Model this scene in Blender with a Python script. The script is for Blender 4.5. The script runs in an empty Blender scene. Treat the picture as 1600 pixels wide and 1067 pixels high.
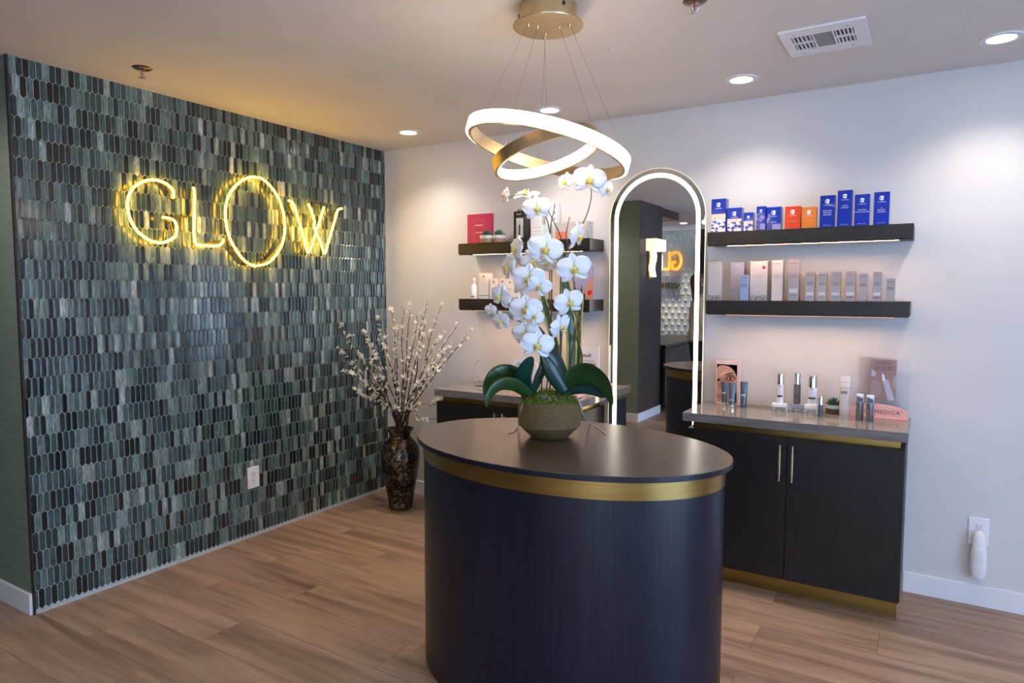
import bpy, bmesh, math, random
from mathutils import Vector, Matrix
from math import sin, cos, pi, radians as R
random.seed(7)
C = bpy.context.scene.collection
sc = bpy.context.scene

# ---------------------------------------------------------------- camera
CP = Vector((3.4492, -3.8117, 1.4741))
CR = Vector((0.851107, 0.524992, 0.000579)); CU = Vector((-0.038197, 0.060823, 0.997417)); CF = Vector((-0.523601, 0.848931, -0.071820))
FPX = 1062.3156
cam = bpy.data.objects.new('camera', bpy.data.cameras.new('camera')); C.objects.link(cam)
cam.data.sensor_width = 36; cam.data.lens = FPX * 36 / 1600; cam.data.clip_start = 0.02
m = Matrix.Identity(4)
for i in range(3):
    m[i][0] = CR[i]; m[i][1] = CU[i]; m[i][2] = -CF[i]; m[i][3] = CP[i]
cam.matrix_world = m
sc.camera = cam

# ---------------------------------------------------------------- world, view, daylight
sc.view_settings.view_transform = 'Standard'; sc.view_settings.look = 'None'
sc.view_settings.gamma = 1; sc.view_settings.use_curve_mapping = False
sc.view_settings.exposure = 0.45
sc.cycles.use_denoising = True
sc.cycles.max_bounces = 8; sc.cycles.diffuse_bounces = 4; sc.cycles.glossy_bounces = 5; sc.cycles.sample_clamp_indirect = 6
w = bpy.data.worlds.new('World'); sc.world = w; w.use_nodes = True
wb = w.node_tree.nodes['Background']; wb.inputs[0].default_value = (0.55, 0.72, 1.0, 1); wb.inputs[1].default_value = 1.2

def lamp(name, kind, loc, energy, color, rot=(0, 0, 0), parent=None, **kw):
    d = bpy.data.lights.new(name, kind); d.energy = energy; d.color = color
    for k, v in kw.items(): setattr(d, k, v)
    o = bpy.data.objects.new(name, d); C.objects.link(o); o.location = loc; o.rotation_euler = rot
    if parent: o.parent = parent
    return o
# daylight entering through the storefront windows on the right and behind the viewer
lamp('daylight_right', 'AREA', (6.55, -3.3, 1.25), 108, (0.38, 0.61, 1.0), (0, R(90), 0), shape='RECTANGLE', size=2.1, size_y=2.6)
lamp('daylight_front', 'AREA', (4.2, -6.85, 1.25), 40, (0.68, 0.82, 1.0), (R(90), 0, 0), shape='RECTANGLE', size=2.4, size_y=2.1)
CAN_E = 33.0; CAN_COL = (1.0, 0.88, 0.78)

# ---------------------------------------------------------------- pixel rays onto real planes (1600x1067 frame)
def ray(px, py): return CF + CR * ((px - 800) / FPX) - CU * ((py - 533.5) / FPX)
def onp(ax, v, px, py):
    d = ray(px, py); t = (v - CP[ax]) / d[ax]; return CP + d * t
def onx(v, px, py): return onp(0, v, px, py)
def ony(v, px, py): return onp(1, v, px, py)
def onz(v, px, py): return onp(2, v, px, py)
def at(px, py, D): return CP + ray(px, py) * D

# ---------------------------------------------------------------- materials
def mat(name, col=(.8, .8, .8), rough=.5, metal=0, emit=None, es=1, trans=0, ior=1.45, coat=0, alpha=1, sss=0, spec=None, aniso=0):
    m = bpy.data.materials.new(name); m.use_nodes = True
    b = m.node_tree.nodes['Principled BSDF']
    b.inputs['Base Color'].default_value = (*col, 1); b.inputs['Roughness'].default_value = rough; b.inputs['Metallic'].default_value = metal
    if emit: b.inputs['Emission Color'].default_value = (*emit, 1); b.inputs['Emission Strength'].default_value = es
    b.inputs['Transmission Weight'].default_value = trans; b.inputs['IOR'].default_value = ior
    b.inputs['Coat Weight'].default_value = coat; b.inputs['Alpha'].default_value = alpha
    if sss: b.inputs['Subsurface Weight'].default_value = sss; b.inputs['Subsurface Scale'].default_value = .01
    if spec is not None: b.inputs['Specular IOR Level'].default_value = spec
    if aniso: b.inputs['Anisotropic'].default_value = aniso
    return m
def N(m, t, **kw):
    n = m.node_tree.nodes.new(t)
    for k, v in kw.items():
        if hasattr(n, k): setattr(n, k, v)
        else: n.inputs[k].default_value = v
    return n
def L(m, a, b): m.node_tree.links.new(a, b)
def coords(m, scale=(1, 1, 1), kind='Object', rot=(0, 0, 0)):
    tc = N(m, 'ShaderNodeTexCoord'); mp = N(m, 'ShaderNodeMapping'); mp.inputs['Scale'].default_value = scale; mp.inputs['Rotation'].default_value = rot
    L(m, tc.outputs[kind], mp.inputs[0]); return mp.outputs[0]
def ramp(m, fac, stops):
    r = N(m, 'ShaderNodeValToRGB'); e = r.color_ramp.elements
    while len(e) < len(stops): e.new(.5)
    for el, (p, c) in zip(e, stops): el.position = p; el.color = (*c, 1)
    L(m, fac, r.inputs[0]); return r.outputs[0]
def bsdf(m): return m.node_tree.nodes['Principled BSDF']
def bump(m, h, strength=.2, dist=.002):
    b = N(m, 'ShaderNodeBump'); b.inputs['Strength'].default_value = strength; b.inputs['Distance'].default_value = dist
    L(m, h, b.inputs['Height']); L(m, b.outputs[0], bsdf(m).inputs['Normal'])
def noisy(name, c1, c2, scale, rough=.5, detail=4, bs=0, bd=.001, lo=.35, hi=.65, **kw):
    m = mat(name, c1, rough, **kw); v = coords(m, scale); n = N(m, 'ShaderNodeTexNoise'); n.inputs['Scale'].default_value = 1; n.inputs['Detail'].default_value = detail
    L(m, v, n.inputs['Vector']); L(m, ramp(m, n.outputs[0], [(lo, c1), (hi, c2)]), bsdf(m).inputs['Base Color'])
    if bs: bump(m, n.outputs[0], bs, bd)
    return m
M = {}
M['wall'] = noisy('white_wall_paint', (.645, .625, .62), (.675, .655, .65), (3, 3, 3), .55)
M['ceiling'] = noisy('ceiling_paint', (.68, .635, .61), (.71, .665, .64), (3, 3, 3), .8)
M['base'] = mat('white_trim_paint', (.78, .78, .82), .35)
M['grout'] = noisy('grout', (.40, .43, .42), (.50, .53, .52), (60, 60, 60), .8)
M['green'] = noisy('green_grasscloth', (.155, .195, .155), (.215, .255, .20), (6, 6, 260), .75, 6, .25, .001)
M['brass'] = noisy('brushed_brass', (.34, .22, .065), (.47, .32, .11), (4, 4, 500), .3, metal=1, bs=.05)
M['gold'] = noisy('satin_gold', (.58, .44, .25), (.65, .50, .30), (40, 40, 40), .36, metal=1)
M['steel'] = mat('chrome', (.75, .77, .80), .12, 1)
M['satin_steel'] = mat('satin_nickel', (.52, .52, .54), .32, 1)
M['black_metal'] = mat('dark_bronze', (.05, .04, .04), .4, .6)
M['white'] = mat('white_plastic', (.82, .81, .84), .35)
M['white_gloss'] = mat('white_gloss_card', (.80, .79, .80), .25)
M['black'] = mat('black_card', (.012, .012, .014), .35)
M['ink'] = mat('dark_print', (.05, .05, .07), .5)
M['white_ink'] = mat('white_print', (.85, .86, .9), .4)
M['gold_ink'] = mat('gold_print', (.65, .42, .2), .4)
M['teal_ink'] = mat('teal_print', (.03, .28, .30), .4)
M['red_ink'] = mat('red_print', (.72, .03, .04), .4)
M['grey_ink'] = mat('grey_print', (.25, .25, .29), .5)
M['led'] = mat('led_diffuser', (1, 1, 1), .5, emit=(1.0, .80, .56), es=12)
M['mirror_led'] = mat('mirror_led', (1, 1, 1), .5, emit=(1.0, .90, .74), es=5)
M['strip_led'] = mat('warm_led_strip', (1, .9, .7), .5, emit=(1.0, .60, .34), es=62)
M['can_led'] = mat('downlight_lens', (1, 1, 1), .5, emit=(1.0, .95, .9), es=16)
M['neon'] = mat('yellow_neon', (1, .9, .3), .3, emit=(1.0, .55, .022), es=23)
M['neon_off'] = mat('blacked_out_tube', (.045, .028, .008), .25)
M['glass_clear'] = mat('clear_acrylic', (1, 1, 1), .03, trans=1, ior=1.12)
M['mirror'] = mat('mirror_silver', (.90, .91, .90), .01, 1)
M['moss'] = noisy('moss', (.03, .055, .006), (.20, .26, .03), (90, 90, 90), .9, 8, .6, .004)
M['soil'] = noisy('bark_root', (.05, .03, .02), (.12, .08, .05), (60, 60, 60), .9)

# dark stained oak with fine vertical grain
def darkwood(name, c1, c2, rough, scale):
    m = mat(name, c1, rough); v = coords(m, scale)
    n = N(m, 'ShaderNodeTexNoise'); n.inputs['Scale'].default_value = 1; n.inputs['Detail'].default_value = 6; n.inputs['Distortion'].default_value = .6
    L(m, v, n.inputs['Vector']); L(m, ramp(m, n.outputs[0], [(.35, c1), (.7, c2)]), bsdf(m).inputs['Base Color']); bump(m, n.outputs[0], .25, .0008)
    return m
M['oak_v'] = darkwood('black_oak_vertical', (.003, .003, .004), (.012, .011, .012), .45, (160, 160, 6))
M['oak_h'] = darkwood('black_oak_horizontal', (.008, .007, .008), (.030, .026, .025), .38, (6, 90, 160))
M['island'] = darkwood('blue_black_laminate', (.0035, .005, .012), (.013, .015, .031), .33, (120, 120, 3))
M['island_top'] = noisy('brown_grey_laminate_top', (.050, .034, .028), (.080, .056, .046), (5, 40, 5), .26, 5, .04)
M['pillar'] = darkwood('dark_walnut_panel', (.026, .018, .019), (.058, .042, .042), .4, (60, 60, 3))

# quartzite worktop
def stone():
    m = mat('grey_quartzite', (.2, .19, .18), .09); v = coords(m, (5, 42, 42), rot=(0, 0, .12))
    n = N(m, 'ShaderNodeTexNoise'); n.inputs['Scale'].default_value = 1; n.inputs['Detail'].default_value = 7; n.inputs['Distortion'].default_value = 1.2
    L(m, v, n.inputs['Vector']); L(m, ramp(m, n.outputs[0], [(.3, (.13, .122, .115)), (.52, (.185, .172, .16)), (.75, (.25, .235, .22))]), bsdf(m).inputs['Base Color'])
    return m
M['stone'] = stone()

# oak-look plank floor
def floor_mat():
    m = mat('oak_plank_floor', (.3, .2, .15), .42); b = bsdf(m)
    tc = N(m, 'ShaderNodeTexCoord'); mp = N(m, 'ShaderNodeMapping'); mp.inputs['Location'].default_value = (.35, .052, 0)
    L(m, tc.outputs['Object'], mp.inputs[0])
    br = N(m, 'ShaderNodeTexBrick'); br.offset = .37; br.offset_frequency = 2
    for k, v in (('Scale', 1), ('Mortar Size', .0012), ('Mortar Smooth', .2), ('Bias', 0), ('Brick Width', 1.22), ('Row Height', .232)): br.inputs[k].default_value = v
    br.inputs['Color1'].default_value = (0, 0, 0, 1); br.inputs['Color2'].default_value = (1, 1, 1, 1); br.inputs['Mortar'].default_value = (.5, .5, .5, 1)
    L(m, mp.outputs[0], br.inputs['Vector'])
    # long grain streaks, shifted per plank
    ad = N(m, 'ShaderNodeVectorMath', operation='MULTIPLY_ADD'); ad.inputs[1].default_value = (1.1, 13, 1); L(m, tc.outputs['Object'], ad.inputs[0])
    sc_ = N(m, 'ShaderNodeVectorMath', operation='SCALE'); sc_.inputs['Scale'].default_value = 9; L(m, br.outputs['Color'], sc_.inputs[0]); L(m, sc_.outputs[0], ad.inputs[2])
    n1 = N(m, 'ShaderNodeTexNoise'); n1.inputs['Scale'].default_value = 1; n1.inputs['Detail'].default_value = 5; n1.inputs['Distortion'].default_value = .5; L(m, ad.outputs[0], n1.inputs['Vector'])
    v2 = coords(m, (7, 150, 1)); n2 = N(m, 'ShaderNodeTexNoise'); n2.inputs['Scale'].default_value = 1; n2.inputs['Detail'].default_value = 4; L(m, v2, n2.inputs['Vector'])
    c = ramp(m, n1.outputs[0], [(.28, (.165, .098, .064)), (.5, (.33, .215, .148)), (.72, (.43, .29, .205))])
    mx = N(m, 'ShaderNodeMix', data_type='RGBA', blend_type='OVERLAY'); mx.inputs['Factor'].default_value = .35
    L(m, c, mx.inputs['A']); L(m, n2.outputs[0], mx.inputs['B'])
    mx2 = N(m, 'ShaderNodeMix', data_type='RGBA', blend_type='MULTIPLY'); mx2.inputs['Factor'].default_value = .8
    pl = ramp(m, br.outputs['Color'], [(0, (.86, .86, .88)), (1, (1, 1, .98))])
    L(m, mx.outputs['Result'], mx2.inputs['A']); L(m, pl, mx2.inputs['B'])
    mx3 = N(m, 'ShaderNodeMix', data_type='RGBA'); L(m, br.outputs['Fac'], mx3.inputs['Factor']); L(m, mx2.outputs['Result'], mx3.inputs['A']); mx3.inputs['B'].default_value = (.11, .065, .04, 1)
    L(m, mx3.outputs['Result'], b.inputs['Base Color']); bump(m, n2.outputs[0], .12, .001)
    return m
M['floor'] = floor_mat()

# glass picket tile: colour per tile from an attribute, streaked
def tile_mat():
    m = mat('glass_picket_tile', (.1, .12, .12), .27, coat=.45); b = bsdf(m); b.inputs['Coat Roughness'].default_value = .12
    a = N(m, 'ShaderNodeAttribute'); a.attribute_name = 'tint'
    v = coords(m, (60, 190, 22)); n = N(m, 'ShaderNodeTexNoise'); n.inputs['Scale'].default_value = 1; n.inputs['Detail'].default_value = 4; n.inputs['Distortion'].default_value = .8; L(m, v, n.inputs['Vector'])
    r = ramp(m, n.outputs[0], [(.3, (.35, .36, .37)), (.5, (.9, .9, .9)), (.72, (1.9, 1.9, 1.9))])
    mx = N(m, 'ShaderNodeMix', data_type='RGBA', blend_type='MULTIPLY'); mx.inputs['Factor'].default_value = 1
    L(m, a.outputs['Color'], mx.inputs['A']); L(m, r, mx.inputs['B']); L(m, mx.outputs['Result'], b.inputs['Base Color'])
    v2 = coords(m, (30, 55, 26)); n2 = N(m, 'ShaderNodeTexNoise'); n2.inputs['Scale'].default_value = 1; L(m, v2, n2.inputs['Vector']); bump(m, n2.outputs[0], .4, .004)
    return m
M['tile'] = tile_mat()

# ---------------------------------------------------------------- mesh helpers
def nb(): return bmesh.new()
def box(bm, x0, x1, y0, y1, z0, z1):
    vs = [bm.verts.new((x, y, z)) for z in (z0, z1) for x, y in ((x0, y0), (x1, y0), (x1, y1), (x0, y1))]
    fs = [(3, 2, 1, 0), (4, 5, 6, 7), (0, 1, 5, 4), (1, 2, 6, 5), (2, 3, 7, 6), (3, 0, 4, 7)]
    for f in fs: bm.faces.new([vs[i] for i in f])
    return bm
def lathe(bm, prof, n=32, c=(0, 0, 0), cap=True, sx=1, sy=1):
    rings = []
    for r, z in prof:
        rings.append([bm.verts.new((c[0] + sx * r * cos(2 * pi * i / n), c[1] + sy * r * sin(2 * pi * i / n), c[2] + z)) for i in range(n)])
    for a, b in zip(rings, rings[1:]):
        for i in range(n): bm.faces.new((a[i], a[(i + 1) % n], b[(i + 1) % n], b[i]))
    if cap:
        if prof[0][0] > 1e-6: bm.faces.new(rings[0][::-1])
        if prof[-1][0] > 1e-6: bm.faces.new(rings[-1])
    return bm
def smooth_path(pts, k=4, closed=False):
    P = [Vector(p) for p in pts]; n = len(P); out = []
    rng = range(n if closed else n - 1)
    for i in rng:
        if closed: p0, p1, p2, p3 = P[(i - 1) % n], P[i], P[(i + 1) % n], P[(i + 2) % n]
        else: p0, p1, p2, p3 = P[max(i - 1, 0)], P[i], P[i + 1], P[min(i + 2, n - 1)]
        for j in range(k):
            t = j / k
            out.append(.5 * ((2 * p1) + (p2 - p0) * t + (2 * p0 - 5 * p1 + 4 * p2 - p3) * t * t + (3 * p1 - p0 - 3 * p2 + p3) * t ** 3))
    if not closed: out.append(P[-1])
    return out
def tube(bm, pts, r, n=8, k=1, closed=False):
    P = smooth_path(pts, k, closed) if k > 1 else [Vector(p) for p in pts]
    m_ = len(P); rings = []; prev = None
    for i, p in enumerate(P):
        a = P[(i - 1) % m_] if closed or i else P[0]; b = P[(i + 1) % m_] if closed or i < m_ - 1 else P[-1]
        t = (b - a)
        if t.length < 1e-9: t = Vector((0, 0, 1))
        t.normalize()
        if prev is None: u = t.orthogonal().normalized()
        else:
            u = prev - t * prev.dot(t)
            u = u.normalized() if u.length > 1e-6 else t.orthogonal().normalized()
        prev = u; v = t.cross(u)
        rr = r if not isinstance(r, (list, tuple)) else r[0] + (r[1] - r[0]) * i / max(1, m_ - 1)
        rings.append([bm.verts.new(p + (u * cos(2 * pi * j / n) + v * sin(2 * pi * j / n)) * rr) for j in range(n)])
    for i in range(m_ if closed else m_ - 1):
        a, b = rings[i], rings[(i + 1) % m_]
        for j in range(n): bm.faces.new((a[j], a[(j + 1) % n], b[(j + 1) % n], b[j]))
    if not closed: bm.faces.new(rings[0][::-1]); bm.faces.new(rings[-1])
    return bm
def prism(bm, outline, y0, y1):          # outline in (x, z), extruded along y
    a = [bm.verts.new((x, y0, z)) for x, z in outline]; b = [bm.verts.new((x, y1, z)) for x, z in outline]
    n = len(a); bm.faces.new(a); bm.faces.new(b[::-1])
    for i in range(n): bm.faces.new((a[(i + 1) % n], a[i], b[i], b[(i + 1) % n]))
    return bm
def obj(name, bm, m, parent=None, base=None, smooth=False, bevel=0, seg=2, local=False, solid=0):
    o_ = Vector((0, 0, 0)) if local else (Vector(ROOT[parent]) if parent is not None else Vector(base or (0, 0, 0)))
    if o_.length: bmesh.ops.translate(bm, vec=-o_, verts=bm.verts)
    bmesh.ops.recalc_face_normals(bm, faces=bm.faces)
    me = bpy.data.meshes.new(name)
    if smooth:
        for f in bm.faces: f.smooth = True
    bm.to_mesh(me); bm.free()
    o = bpy.data.objects.new(name, me); C.objects.link(o)
    if isinstance(m, str): m = M[m]
    me.materials.append(m)
    if parent is not None: o.parent = parent; ROOT[o] = ROOT[parent]
    else: o.location = o_; ROOT[o] = tuple(o_)
    if bevel:
        md = o.modifiers.new('bevel', 'BEVEL'); md.width = bevel; md.segments = seg; md.limit_method = 'ANGLE'; md.angle_limit = R(40)
    if solid:
        md = o.modifiers.new('solid', 'SOLIDIFY'); md.thickness = solid; md.offset = 0
    if smooth:
        try:
            me.set_sharp_from_angle(angle=R(38))
        except Exception: pass
    return o
ROOT = {}
def tag(o, label, cat, group=None):
    o['label'] = label; o['category'] = cat
    if group: o['group'] = group
    return o
def thing(name, label, cat, loc=(0, 0, 0), group=None):
    o = bpy.data.objects.new(name, None); C.objects.link(o); o.location = loc; o.empty_display_size = .05; ROOT[o] = tuple(loc)
    return tag(o, label, cat, group)
def struct(name, bm, m, parent=None, **kw):
    o = obj(name, bm, m, parent, **kw)
    if parent is None: o['kind'] = 'structure'
    return o
def dup(root, loc=None, label=None, group=None):
    r = root.copy(); C.objects.link(r); ROOT[r] = tuple(loc or root.location)
    if loc is not None: r.location = loc
    if label: r['label'] = label
    if group: r['group'] = group
    for ch in list(root.children):
        c = ch.copy(); C.objects.link(c); c.parent = r; ROOT[c] = ROOT[r]
        for g in ch.children:
            d = g.copy(); C.objects.link(d); d.parent = c; ROOT[d] = ROOT[r]
    return r
def text(name, s, size, loc, m, parent, rot=(pi / 2, 0, 0), depth=.0003, align='CENTER', sx=1, spacing=1, bold=0, label=None):
    cu = bpy.data.curves.new(name, 'FONT'); cu.body = s; cu.size = size; cu.extrude = depth; cu.align_x = align; cu.align_y = 'CENTER'; cu.space_character = spacing; cu.resolution_u = 2 if size < .1 else 8
    if bold: cu.offset = bold
    t = bpy.data.objects.new('tmp', cu); C.objects.link(t)
    me = bpy.data.meshes.new_from_object(t.evaluated_get(bpy.context.evaluated_depsgraph_get()))
    bpy.data.objects.remove(t)
    me.transform(Matrix.Diagonal((sx, 1, 1, 1))); me.materials.clear(); me.materials.append(M[m] if isinstance(m, str) else m)
    o = bpy.data.objects.new(name, me); C.objects.link(o); o.rotation_euler = rot
    if parent is not None: o.location = Vector(loc) - Vector(ROOT[parent]); o.parent = parent; ROOT[o] = ROOT[parent]
    else: o.location = loc
    if label: o['label'] = label
    return o

# ================================================================ STRUCTURE
H = 2.5; XR = 6.3; YB = -6.5; YT = -2.39; YP = -3.52
b = nb(); box(b, -2.6, XR + .1, YB - .1, .1, -.06, 0); struct('floor', b, 'floor')
b = nb(); box(b, -2.6, XR + .1, YB - .1, .1, H, H + .08); struct('ceiling', b, 'ceiling')
b = nb(); box(b, -.16, XR + .1, 0, .12, 0, H); struct('wall_back', b, 'wall')
b = nb(); box(b, -.16, -.001, YT + .004, 0, 0, H); wl = struct('wall_left', b, 'grout')
b = nb(); box(b, -2.6, 0, YT - .004, YT + .004, 0, H); struct('wall_hallway_right', b, 'green')
b = nb(); box(b, -2.6, .645, YP - .14, YP, 0, H); struct('wall_hallway_left', b, 'green')
b = nb(); box(b, -2.6, -2.5, YP, YT - .004, 0, H); struct('wall_hallway_end', b, 'green')
b = nb(); box(b, .30, .648, -4.25, YP - .003, 0, H); o = struct('wall_pillar', b, 'pillar')
b = nb(); box(b, -.8, .30, -3.8, YP - .14, 0, H); struct('wall_pillar_back', b, 'wall')
b = nb(); box(b, -.9, -.8, YB, -3.8, 0, H); struct('wall_reception_left', b, 'wall')
# tile cladding
def build_tiles():
    bm = nb(); lay = bm.loops.layers.float_color.new('tint')
    pw, ph, tip, g = .0268, .0890, .0125, .0015
    pal = [((.006, .014, .013), 22), ((.022, .043, .039), 22), ((.052, .088, .077), 23), ((.105, .155, .132), 19), ((.185, .235, .195), 11), ((.30, .345, .29), 5), ((.43, .44, .40), 1.2)]
    rnd = random.Random(3)
    tot = [p[1] for p in pal]
    def yc(y): return max(YT + .006, min(-.002, y))
    for r in range(29):
        zc = .014 + (ph + tip) / 2 + r * ph
        off = 0 if r % 2 else pw / 2
        for c in range(-1, 91):
            y = -(c * pw + off) - .012
            if y - pw / 2 < YT - .01 or y > .012: continue
            col = rnd.choices(pal, tot)[0][0]; k = rnd.uniform(.75, 1.25); hue = rnd.uniform(-.10, .03)
            col = (col[0] * k * (1 + hue), col[1] * k, col[2] * k * (1 - hue), 1)
            def hexa(ins, x):
                w_ = pw / 2 - ins; h_ = (ph + tip) / 2 - ins * 1.25; s_ = (ph - tip) / 2 - ins * .3
                pts = [(0, h_), (w_, s_), (w_, -s_), (0, -h_), (-w_, -s_), (-w_, s_)]
                return [bm.verts.new((x, yc(y + a), max(.012, min(H - .001, zc + b_)))) for a, b_ in pts]
            if zc + ph / 2 < .03 or zc - ph / 2 > H - .01: continue
            o_ = hexa(g, .0); t_ = hexa(g + .0002, .0012); i_ = hexa(g + .0042, .0040)
            fs = []
            try:
                for A, B in ((o_, t_), (t_, i_)):
                    for j in range(6): fs.append(bm.faces.new((A[j], A[(j + 1) % 6], B[(j + 1) % 6], B[j])))
                fs.append(bm.faces.new(i_))
            except ValueError: pass
            for f in fs:
                for l in f.loops: l[lay] = col
    bmesh.ops.dissolve_degenerate(bm, dist=1e-5, edges=bm.edges)
    return bm
obj('tile_cladding', build_tiles(), 'tile', wl)
b = nb(); box(b, -.004, .009, YT - .006, YT + .003, 0, H); struct('trim_1', b, 'black_metal')
b = nb(); box(b, 0, .006, YT + .004, -.002, 0, .012); struct('trim_2', b, 'grout')
# baseboards
def bb(name, x0, x1, y0, y1, bev=.003):
    b = nb(); box(b, x0, x1, y0, y1, 0, .1); return struct(name, b, 'base', bevel=bev)
bb('baseboard_back_left', .008, .80, -.014, 0); bb('baseboard_back_middle', 1.78, 2.40, -.014, 0); bb('baseboard_back_right', 3.378, XR, -.014, 0)
bb('baseboard_hallway_right', -2.5, .0, YT - .018, YT - .004); bb('baseboard_hallway_left', -2.5, .659, YP, YP + .014); bb('baseboard_pillar', .645, .659, -4.26, YP)
bb('baseboard_right', XR - .014, XR, YB, -.014)
# right wall with storefront window
def wall_with_hole(name, ax, pos, th, a0, a1, h0, h1, z0, z1):
    b = nb()
    def bx(u0, u1, v0, v1):
        if ax == 'x': box(b, pos, pos + th, u0, u1, v0, v1)
        else: box(b, u0, u1, pos, pos + th, v0, v1)
    bx(a0, h0, 0, H); bx(h1, a1, 0, H); bx(h0, h1, 0, z0); bx(h0, h1, z1, H)
    return struct(name, b, 'wall')
wall_with_hole('wall_right', 'x', XR, .12, YB, 0, -4.8, -1.9, .15, 2.3)
wall_with_hole('wall_front', 'y', YB - .12, .12, -.9, XR, 3.0, 5.4, .15, 2.3)
for nm, ax, p_, u0, u1 in (('window_1', 'x', XR + .06, -4.8, -1.9), ('window_2', 'y', YB - .06, 3.0, 5.4)):
    b = nb(); k = 3
    def bx(a0, a1, z0, z1, t=.03):
        if ax == 'x': box(b, p_ - t, p_ + t, a0, a1, z0, z1)
        else: box(b, a0, a1, p_ - t, p_ + t, z0, z1)
    bx(u0, u1, .15, .20); bx(u0, u1, 2.25, 2.30)
    for j in range(k + 1):
        c = u0 + .025 + (u1 - u0 - .05) * j / k; bx(c - .025, c + .025, .20, 2.25)
    wn = struct(nm, b, 'black_metal')
    b = nb()
    if ax == 'x': box(b, p_ - .003, p_ + .003, u0 + .02, u1 - .02, .19, 2.26)
    else: box(b, u0 + .02, u1 - .02, p_ - .003, p_ + .003, .19, 2.26)
    obj('window_pane', b, mat('window_glass', (1, 1, 1), 0, trans=1, ior=1.02), wn)

# ================================================================ NEON SIGN
NX = .055
def npts(L_, ox, oy, s, x=NX): return [onx(x, ox + u / s, oy + v / s) for u, v in L_]
G = [(690, 380), (692, 310), (665, 255), (620, 215), (560, 183), (500, 165), (440, 160), (370, 168), (310, 190), (250, 225), (205, 270), (170, 330), (150, 400), (148, 480), (158, 560), (180, 630), (215, 700), (260, 765), (320, 820), (390, 870), (460, 898), (530, 908), (600, 898), (660, 872), (708, 840), (728, 800), (731, 740), (728, 690), (705, 650), (665, 625), (620, 613), (565, 607)]
Ll = [(72, 208), (84, 240), (84, 400), (84, 560), (84, 700), (92, 748), (120, 768), (200, 775), (300, 780), (345, 765), (365, 735), (368, 710)]
Oo = [(705, 972), (790, 955), (860, 900), (920, 820), (958, 720), (972, 620), (970, 520), (950, 420), (915, 320), (860, 230), (800, 160), (740, 118), (680, 105), (620, 108), (550, 140), (480, 200), (430, 270), (402, 350), (390, 450), (395, 540), (410, 630), (440, 720), (490, 810), (550, 895), (620, 955), (690, 980)]
W1 = [(105, 130), (150, 150), (185, 195), (210, 260), (240, 360), (280, 500), (330, 690), (372, 860), (400, 908), (425, 890), (455, 820), (520, 610), (580, 440), (640, 225)]
W2 = [(405, 180), (440, 260), (495, 430), (500, 470), (490, 520), (520, 600), (580, 740), (630, 890), (650, 924), (672, 900), (700, 790), (760, 590), (810, 410), (845, 290), (875, 258), (915, 250)]
sg = thing('neon_sign', 'glowing yellow neon sign reading GLOW mounted on the glass tile wall', 'sign', tuple(onx(.01, 360, 345)))
for nm, pts, ox, oy, s in (('letter_g', G, 180, 260, 7.625), ('letter_l', Ll, 290, 260, 6.276), ('letter_o', Oo, 290, 260, 6.276), ('letter_w', W1, 440, 300, 9.7), ('letter_w', W2, 440, 300, 9.7)):
    b = nb(); tube(b, npts(pts, ox, oy, s, NX + (.006 if pts is W2 else 0)), .0062, 10, 3); obj(nm, b, 'neon', sg, smooth=True)
def back(L_, ox, oy, s, x0=.028):
    b = nb(); P_ = npts(L_, ox, oy, s, x0)
    if len(P_) > 2: P_[0].x = NX
    tube(b, P_, .0055, 8, 4); obj('dark_return_tube', b, 'neon_off', sg, smooth=True)
back([(690, 385), (665, 390), (650, 320), (600, 250), (530, 195), (480, 190)], 180, 260, 7.625)
back([(690, 605), (790, 608), (870, 590), (905, 540), (908, 420), (908, 260)], 180, 260, 7.625)
back([(560, 607), (600, 640), (650, 660), (670, 740), (690, 820)], 180, 260, 7.625)
back([(150, 765), (240, 745), (320, 738), (368, 712)], 290, 260, 6.276)
back([(375, 715), (420, 780), (490, 860), (550, 935), (620, 965)], 290, 260, 6.276)
back([(735, 940), (800, 910), (870, 830), (930, 720)], 290, 260, 6.276)
back([(960, 600), (925, 560), (920, 480), (935, 420)], 290, 260, 6.276)
back([(100, 135), (95, 180), (130, 250), (180, 370)], 440, 300, 9.7)
back([(410, 178), (500, 190), (640, 205)], 440, 300, 9.7)
back([(860, 250), (800, 300), (770, 380), (750, 450)], 440, 300, 9.7)
for (px, py) in ((346, 346), (436, 350), (476, 331), (381, 274), (205, 300), (300, 330), (519, 330)):
    q = onx(.007, px, py); b = nb(); tube(b, [q, q + Vector((NX - .012, 0, 0))], .004, 8); obj('glass_standoff', b, 'glass_clear', sg, smooth=True)

# ================================================================ OUTLETS
def outlet_plate(name, label, loc, rotz):
    t = thing(name, label, 'outlet', loc)
    b = nb(); box(b, -.041, .041, -.006, 0, -.065, .065); obj('cover_plate', b, 'white', t, local=True, bevel=.003)
    for s in (-1, 1):
        b = nb(); lathe(b, [(.017, 0), (.017, .002)], 20, (0, 0, 0)); bmesh.ops.rotate(b, matrix=Matrix.Rotation(R(90), 3, 'X'), verts=b.verts); bmesh.ops.translate(b, vec=(0, -.006, s * .0215), verts=b.verts)
        r_ = obj('receptacle', b, 'white_gloss', t, local=True)
        b = nb()
        box(b, -.0075, -.0050, -.0087, -.0079, s * .0215 + .000, s * .0215 + .009); box(b, .0050, .0072, -.0087, -.0079, s * .0215 + .001, s * .0215 + .008)
        box(b, -.002, .002, -.0087, -.0079, s * .0215 - .010, s * .0215 - .006); obj('slots', b, 'black', r_, local=True)
    b = nb(); box(b, -.002, .002, -.0072, -.006, -.002, .002); obj('screw', b, 'satin_steel', t, local=True)
    t.rotation_euler = (0, 0, rotz); return t
outlet_plate('wall_outlet', 'white duplex power outlet on the glass tile wall', (.0075, -1.203, .364), R(90))
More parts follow.
